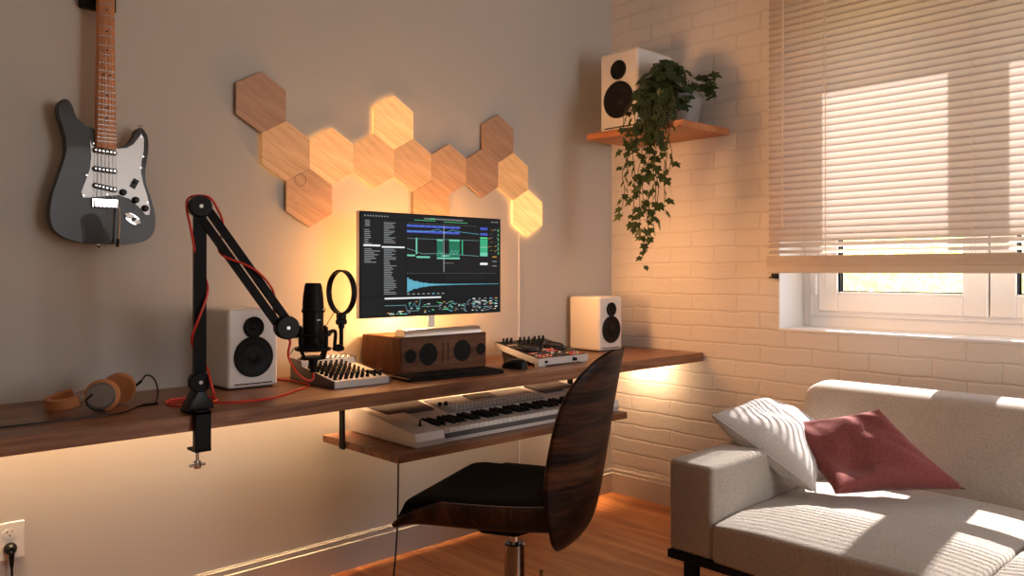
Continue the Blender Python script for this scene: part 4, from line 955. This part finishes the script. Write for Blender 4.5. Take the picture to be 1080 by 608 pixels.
for k in range(5):
    a = R(72*k+20); c, s_ = math.cos(a), math.sin(a); e = Vector((.30*c, -.02+.30*s_, .075))
    lg = MB().tube([(.03*c, -.02+.03*s_, .10), (.16*c, -.02+.16*s_, .092), tuple(e)], lambda t: .019-.006*t, 10).build('base_leg', M['chrome'], chd, local=True)
    q = Vector((-s_, c, 0))
    MB().cyl(e+Vector((0, 0, -.047))-q*.02, e+Vector((0, 0, -.047))+q*.02, .028, seg=20).cyl(e+Vector((0, 0, -.03)), e, .006, seg=10).build('caster', M['black'], lg, local=True)

# ------------------------------------------------------------------ sofa
sf = thing('sofa', 'beige fabric sofa with black metal frame standing under the window', 'sofa', (-.64, -2.0, 0))
SF = -1.17; SL, AI = -1.19, -1.345; Ys, YE = -2.035, -2.73
arm_f = lambda p: (p.x, p.y, p.z + .006*math.sin(max(0, min(1, (p.x-SF)/1.05))*PI)*(p.z > .5))
MB().rounded((SF, AI, .276), (-.30, SL, .553), .016, arm_f, (10, 3, 5)).build('arm', M['sofa'], sf)
MB().rounded((SF, YE-.155, .276), (-.30, YE, .553), .016, arm_f, (10, 3, 5)).build('arm', M['sofa'], sf)
def seat_f(ya, yb):
    def f(p):
        u = (p.x-SF)/(.72); v_ = (p.y-yb)/(ya-yb)
        cz = max(0, (p.z-.33)/.07)
        z = p.z + cz*(.014*(1-abs(2*v_-1)**4) - .012*max(0, 1-u*3)**2)
        return (p.x - .010*math.sin(PI*max(0, min(1, v_)))*(u < .3), p.y, z)
    return f
MB().rounded((SF-.012, Ys+.002, .277), (-.43, AI-.002, .400), .014, seat_f(AI, Ys), (12, 12, 3)).build('seat_cushion', M['sofa'], sf)
MB().rounded((SF-.012, YE+.002, .277), (-.43, Ys-.002, .400), .014, seat_f(Ys, YE), (12, 12, 3)).build('seat_cushion', M['sofa'], sf)
pipe = MB().tube([(SF-.0135, AI-.03, .3955), (SF-.020, (AI+Ys)/2, .4035), (SF-.0135, Ys+.03, .3955)], .0022, 6)
def back_f(p):
    k = (p.z-.28)/(.70-.28); f = (p.x+.50)/.40     # f 0 front .. 1 rear
    return (p.x + (1-f)*.215*max(0, k) , p.y, p.z + .010*math.sin(PI*f)*(k > .8))
MB().rounded((-.50, YE-.155, .28), (-.10, SL, .698), .050, back_f, (5, 14, 8)).build('backrest', M['sofa'], sf)
fr = MB().box((SF-.004, SL+.002, .252), (SF+.036, YE-.157, .277), bev=.002).box((-.14, SL, .252), (-.10, YE-.155, .277), bev=.002).box((SF, SL+.002, .252), (-.10, SL-.036, .277), bev=.002).box((SF, YE-.157, .252), (-.10, YE-.12, .277), bev=.002)
fr.box((SF+.03, SL-.03, .268), (-.11, YE-.15, .277)); fr.build('frame', M['black_metal'], sf)
for x in (SF+.018, -.14):
    for y in (-1.262, YE-.08): MB().box((x-.018, y-.018, 0), (x+.018, y+.018, .253), bev=.002).build('leg', M['black_metal'], sf)

# ------------------------------------------------------------------ throw pillows
def pillow(name, A, B, C, D, th, m_, lab, seed, wr_=.008, pinch=.07, dent=None):
    A, B, C, D = map(Vector, (A, B, C, D)); ctr = (A+B+C+D)/4
    nrm = (B-A).cross(D-A).normalized()
    t = thing(name, lab, 'pillow', ctr)
    def pt(u, v_, sg):
        a, b_ = u*2-1, v_*2-1
        ed = max(0, (1-a*a))*max(0, (1-b_*b_))
        # edges bow inward between the corners
        aa = a*(1-pinch*(1-b_*b_)); bb_ = b_*(1-pinch*(1-a*a)); U, V_ = (aa+1)/2, (bb_+1)/2
        p = A*(1-U)*(1-V_) + B*U*(1-V_) + C*U*V_ + D*(1-U)*V_
        h = th*ed**.38
        q = Vector((a*2.2+seed, b_*2.2, sg*1.7))
        h += wr_*.8*noise.noise(q*.9)*min(1, ed*3) + wr_*.5*(abs(noise.noise(Vector((a*1.9+b_*1.2+seed, b_*1.3-a*.6, sg)))) - .2)*min(1, ed*4)
        if sg < 0: h += wr_*.9*noise.noise(Vector((a*4.5+seed, b_*2.6, 2)))*min(1, ed*2.5)
        if dent and sg*dent[2] > 0: h -= dent[3]*math.exp(-((a-dent[0])**2+(b_-dent[1])**2)*7)*min(1, ed*3)
        return p + nrm*sg*h
    mb = MB(); mb.grid(lambda u, v_: pt(u, v_, 1), 44, 44); mb.grid(lambda u, v_: pt(u, v_, -1), 44, 44)
    bmesh.ops.remove_doubles(mb.bm, verts=mb.bm.verts[:], dist=.0004)
    mb.build('cover', m_, t, angle=80)
    sp = [A, B, C, D]; ps = []
    for k in range(4):
        for q in range(12):
            u = q/12; a = (u*2-1)
            e = {0: (u, 0), 1: (1, u), 2: (1-u, 1), 3: (0, 1-u)}[k]
            ps.append(pt(e[0], e[1], 1))
    s_ = MB().tube(ps, .0022, 6, closed=True, smooth=0); s_.build('seam', m_, t)
    return t
pillow('throw_pillow', (-.92, -1.185, .655), (-.815, -1.487, .442), (-.48, -1.345, .570), (-.51, -1.12, .648), .078, M['white_cloth'], 'crumpled white throw pillow leaning over the arm of the beige sofa', 3.1, .020, .05)
pillow('throw_pillow', (-.815, -1.550, .450), (-.465, -1.80, .448), (-.545, -1.57, .676), (-.675, -1.285, .605), .058, M['red_cloth'], 'dark red throw pillow propped between the white pillow and the sofa back', 7.7, .014, .13, (-.45, -.45, 1, .035))

# ------------------------------------------------------------------ venetian blind
vb = thing('venetian_blind', 'beige venetian blind lowered over most of the window', 'blind', (-.045, -1.69, 1.12))
bx0, by0, by1 = -.045, -.905, -2.49
def slat(mb, z, tilt, wd=.034):
    c, s_ = math.cos(tilt), math.sin(tilt); ring = []
    for y in (by0, by1):
        rw = []
        for k in range(7):
            f = k/6-.5; cv = -.0036*(1-4*f*f)
            rw.append(mb.bm.verts.new((bx0+f*wd*c - cv*s_, y, z+f*wd*s_ + cv*c)))
        ring.append(rw)
    for k in range(6): mb.bm.faces.new((ring[0][k], ring[0][k+1], ring[1][k+1], ring[1][k]))
sm_ = MB(); z = 1.2095; k = 0
while z < 2.40:
    tl = R((25, 38, 54, 62, 66, 68, 69, 69, 70, 70, 70, 70)[k] if k < 12 else 71); slat(sm_, z, tl); z += .0275; k += 1
sm_.build('slats', M['slat'], vb, recalc=False)
sk_ = MB()
for q in range(8): sk_.box((bx0-.0172-.0012*(q % 2), by0+.001*(q % 3), 1.1508+q*.0052), (bx0+.0172, by1, 1.1562+q*.0052), bev=.0012, seg=1)
sk_.build('slat_stack', M['blind_rail'], vb)
MB().box((bx0-.018, by0, 1.120), (bx0+.018, by1, 1.151), bev=.003).build('bottom_rail', M['blind_rail'], vb)
MB().box((bx0-.022, by0+.005, 2.405), (bx0+.043, by1-.005, 2.45), bev=.002).build('headrail', M['blind_rail'], vb)
for y in (-1.06, -1.165, -1.70, -2.22, -2.33):
    for dx in (-.0185, .0185): 
        MB().cyl((bx0+dx, y, 1.13), (bx0+dx, y, 2.41), .0009, seg=5).build('ladder_cord', M['blind_rail'], vb)
MB().cyl((-.078, -.985, 1.315), (-.072, -.985, 2.40), .0035, seg=8).lathe([(0, 0), (.006, .1), (.004, 1), (0, 1)], (-.078, -.985, 1.305), (-.078, -.985, 1.36), 10).build('tilt_wand', M['blind_rail'], vb)
for dy in (0, .012): MB().cyl((-.070, -1.165+dy, 1.06+dy), (-.070, -1.165+dy, 2.40), .0011, seg=5).build('pull_cord', M['blind_rail'], vb)
tag(MB().box((-.026, -.918, 1.097), (-.001, -.894, 1.104), bev=.001).box((-.006, -.928, 1.097), (-.001, -.894, 1.118), bev=.001).build('blind_clip', M['black']), 'small black hook on the brick wall at the window corner', 'hook')

# ------------------------------------------------------------------ outside
tag(MB().box((.31, -30, -1.2), (45, 25, -1.0)).build('ground_outside', M['outside_ground']), kind='structure')
bl = MB(); rb = random.Random(5)
def bush(c, rx, rz, n, lab):
    t = MB(); c = Vector(c)
    for k in range(n):
        d = Vector((rb.gauss(0, 1), rb.gauss(0, 1), rb.gauss(0, 1))).normalized()
        p = c + Vector((d.x*rx, d.y*rx, d.z*rz))*rb.uniform(.75, 1.05)
        a = Vector((rb.gauss(0, 1), rb.gauss(0, 1), rb.gauss(0, 1))).normalized(); e = a.orthogonal().normalized(); s_ = rb.uniform(.09, .2)
        t.quad(p, p+(a+e)*s_*.5, p+a*s_*1.3, p+(a-e)*s_*.5)
    o = thing('garden_bush', lab, 'bush', (c.x, c.y, -1.0), group='sunlit bushes outside')
    t.build('foliage', M['bush'], o, recalc=False)
    MB().tube([(c.x, c.y, -1.0), (c.x+.1, c.y, c.z-rz*.5), (c.x, c.y+.1, c.z)], .12, 8).build('trunk', M['stem'], o)
for k, (x, y, rx, rz) in enumerate(((8.5, 2.0, 1.25, 1.35), (8.2, -.8, 1.25, 1.4), (8.6, -3.6, 1.25, 1.25), (8.4, 4.8, 1.25, 1.3), (11.2, 3.4, 1.25, 1.4), (11.2, .6, 1.25, 1.4), (11.2, -2.2, 1.25, 1.4), (11.2, 6.2, 1.25, 1.4))):
    bush((x, y, .75), rx, rz, 1700, 'blurred sunlit yellow green bush seen through the window below the blind')
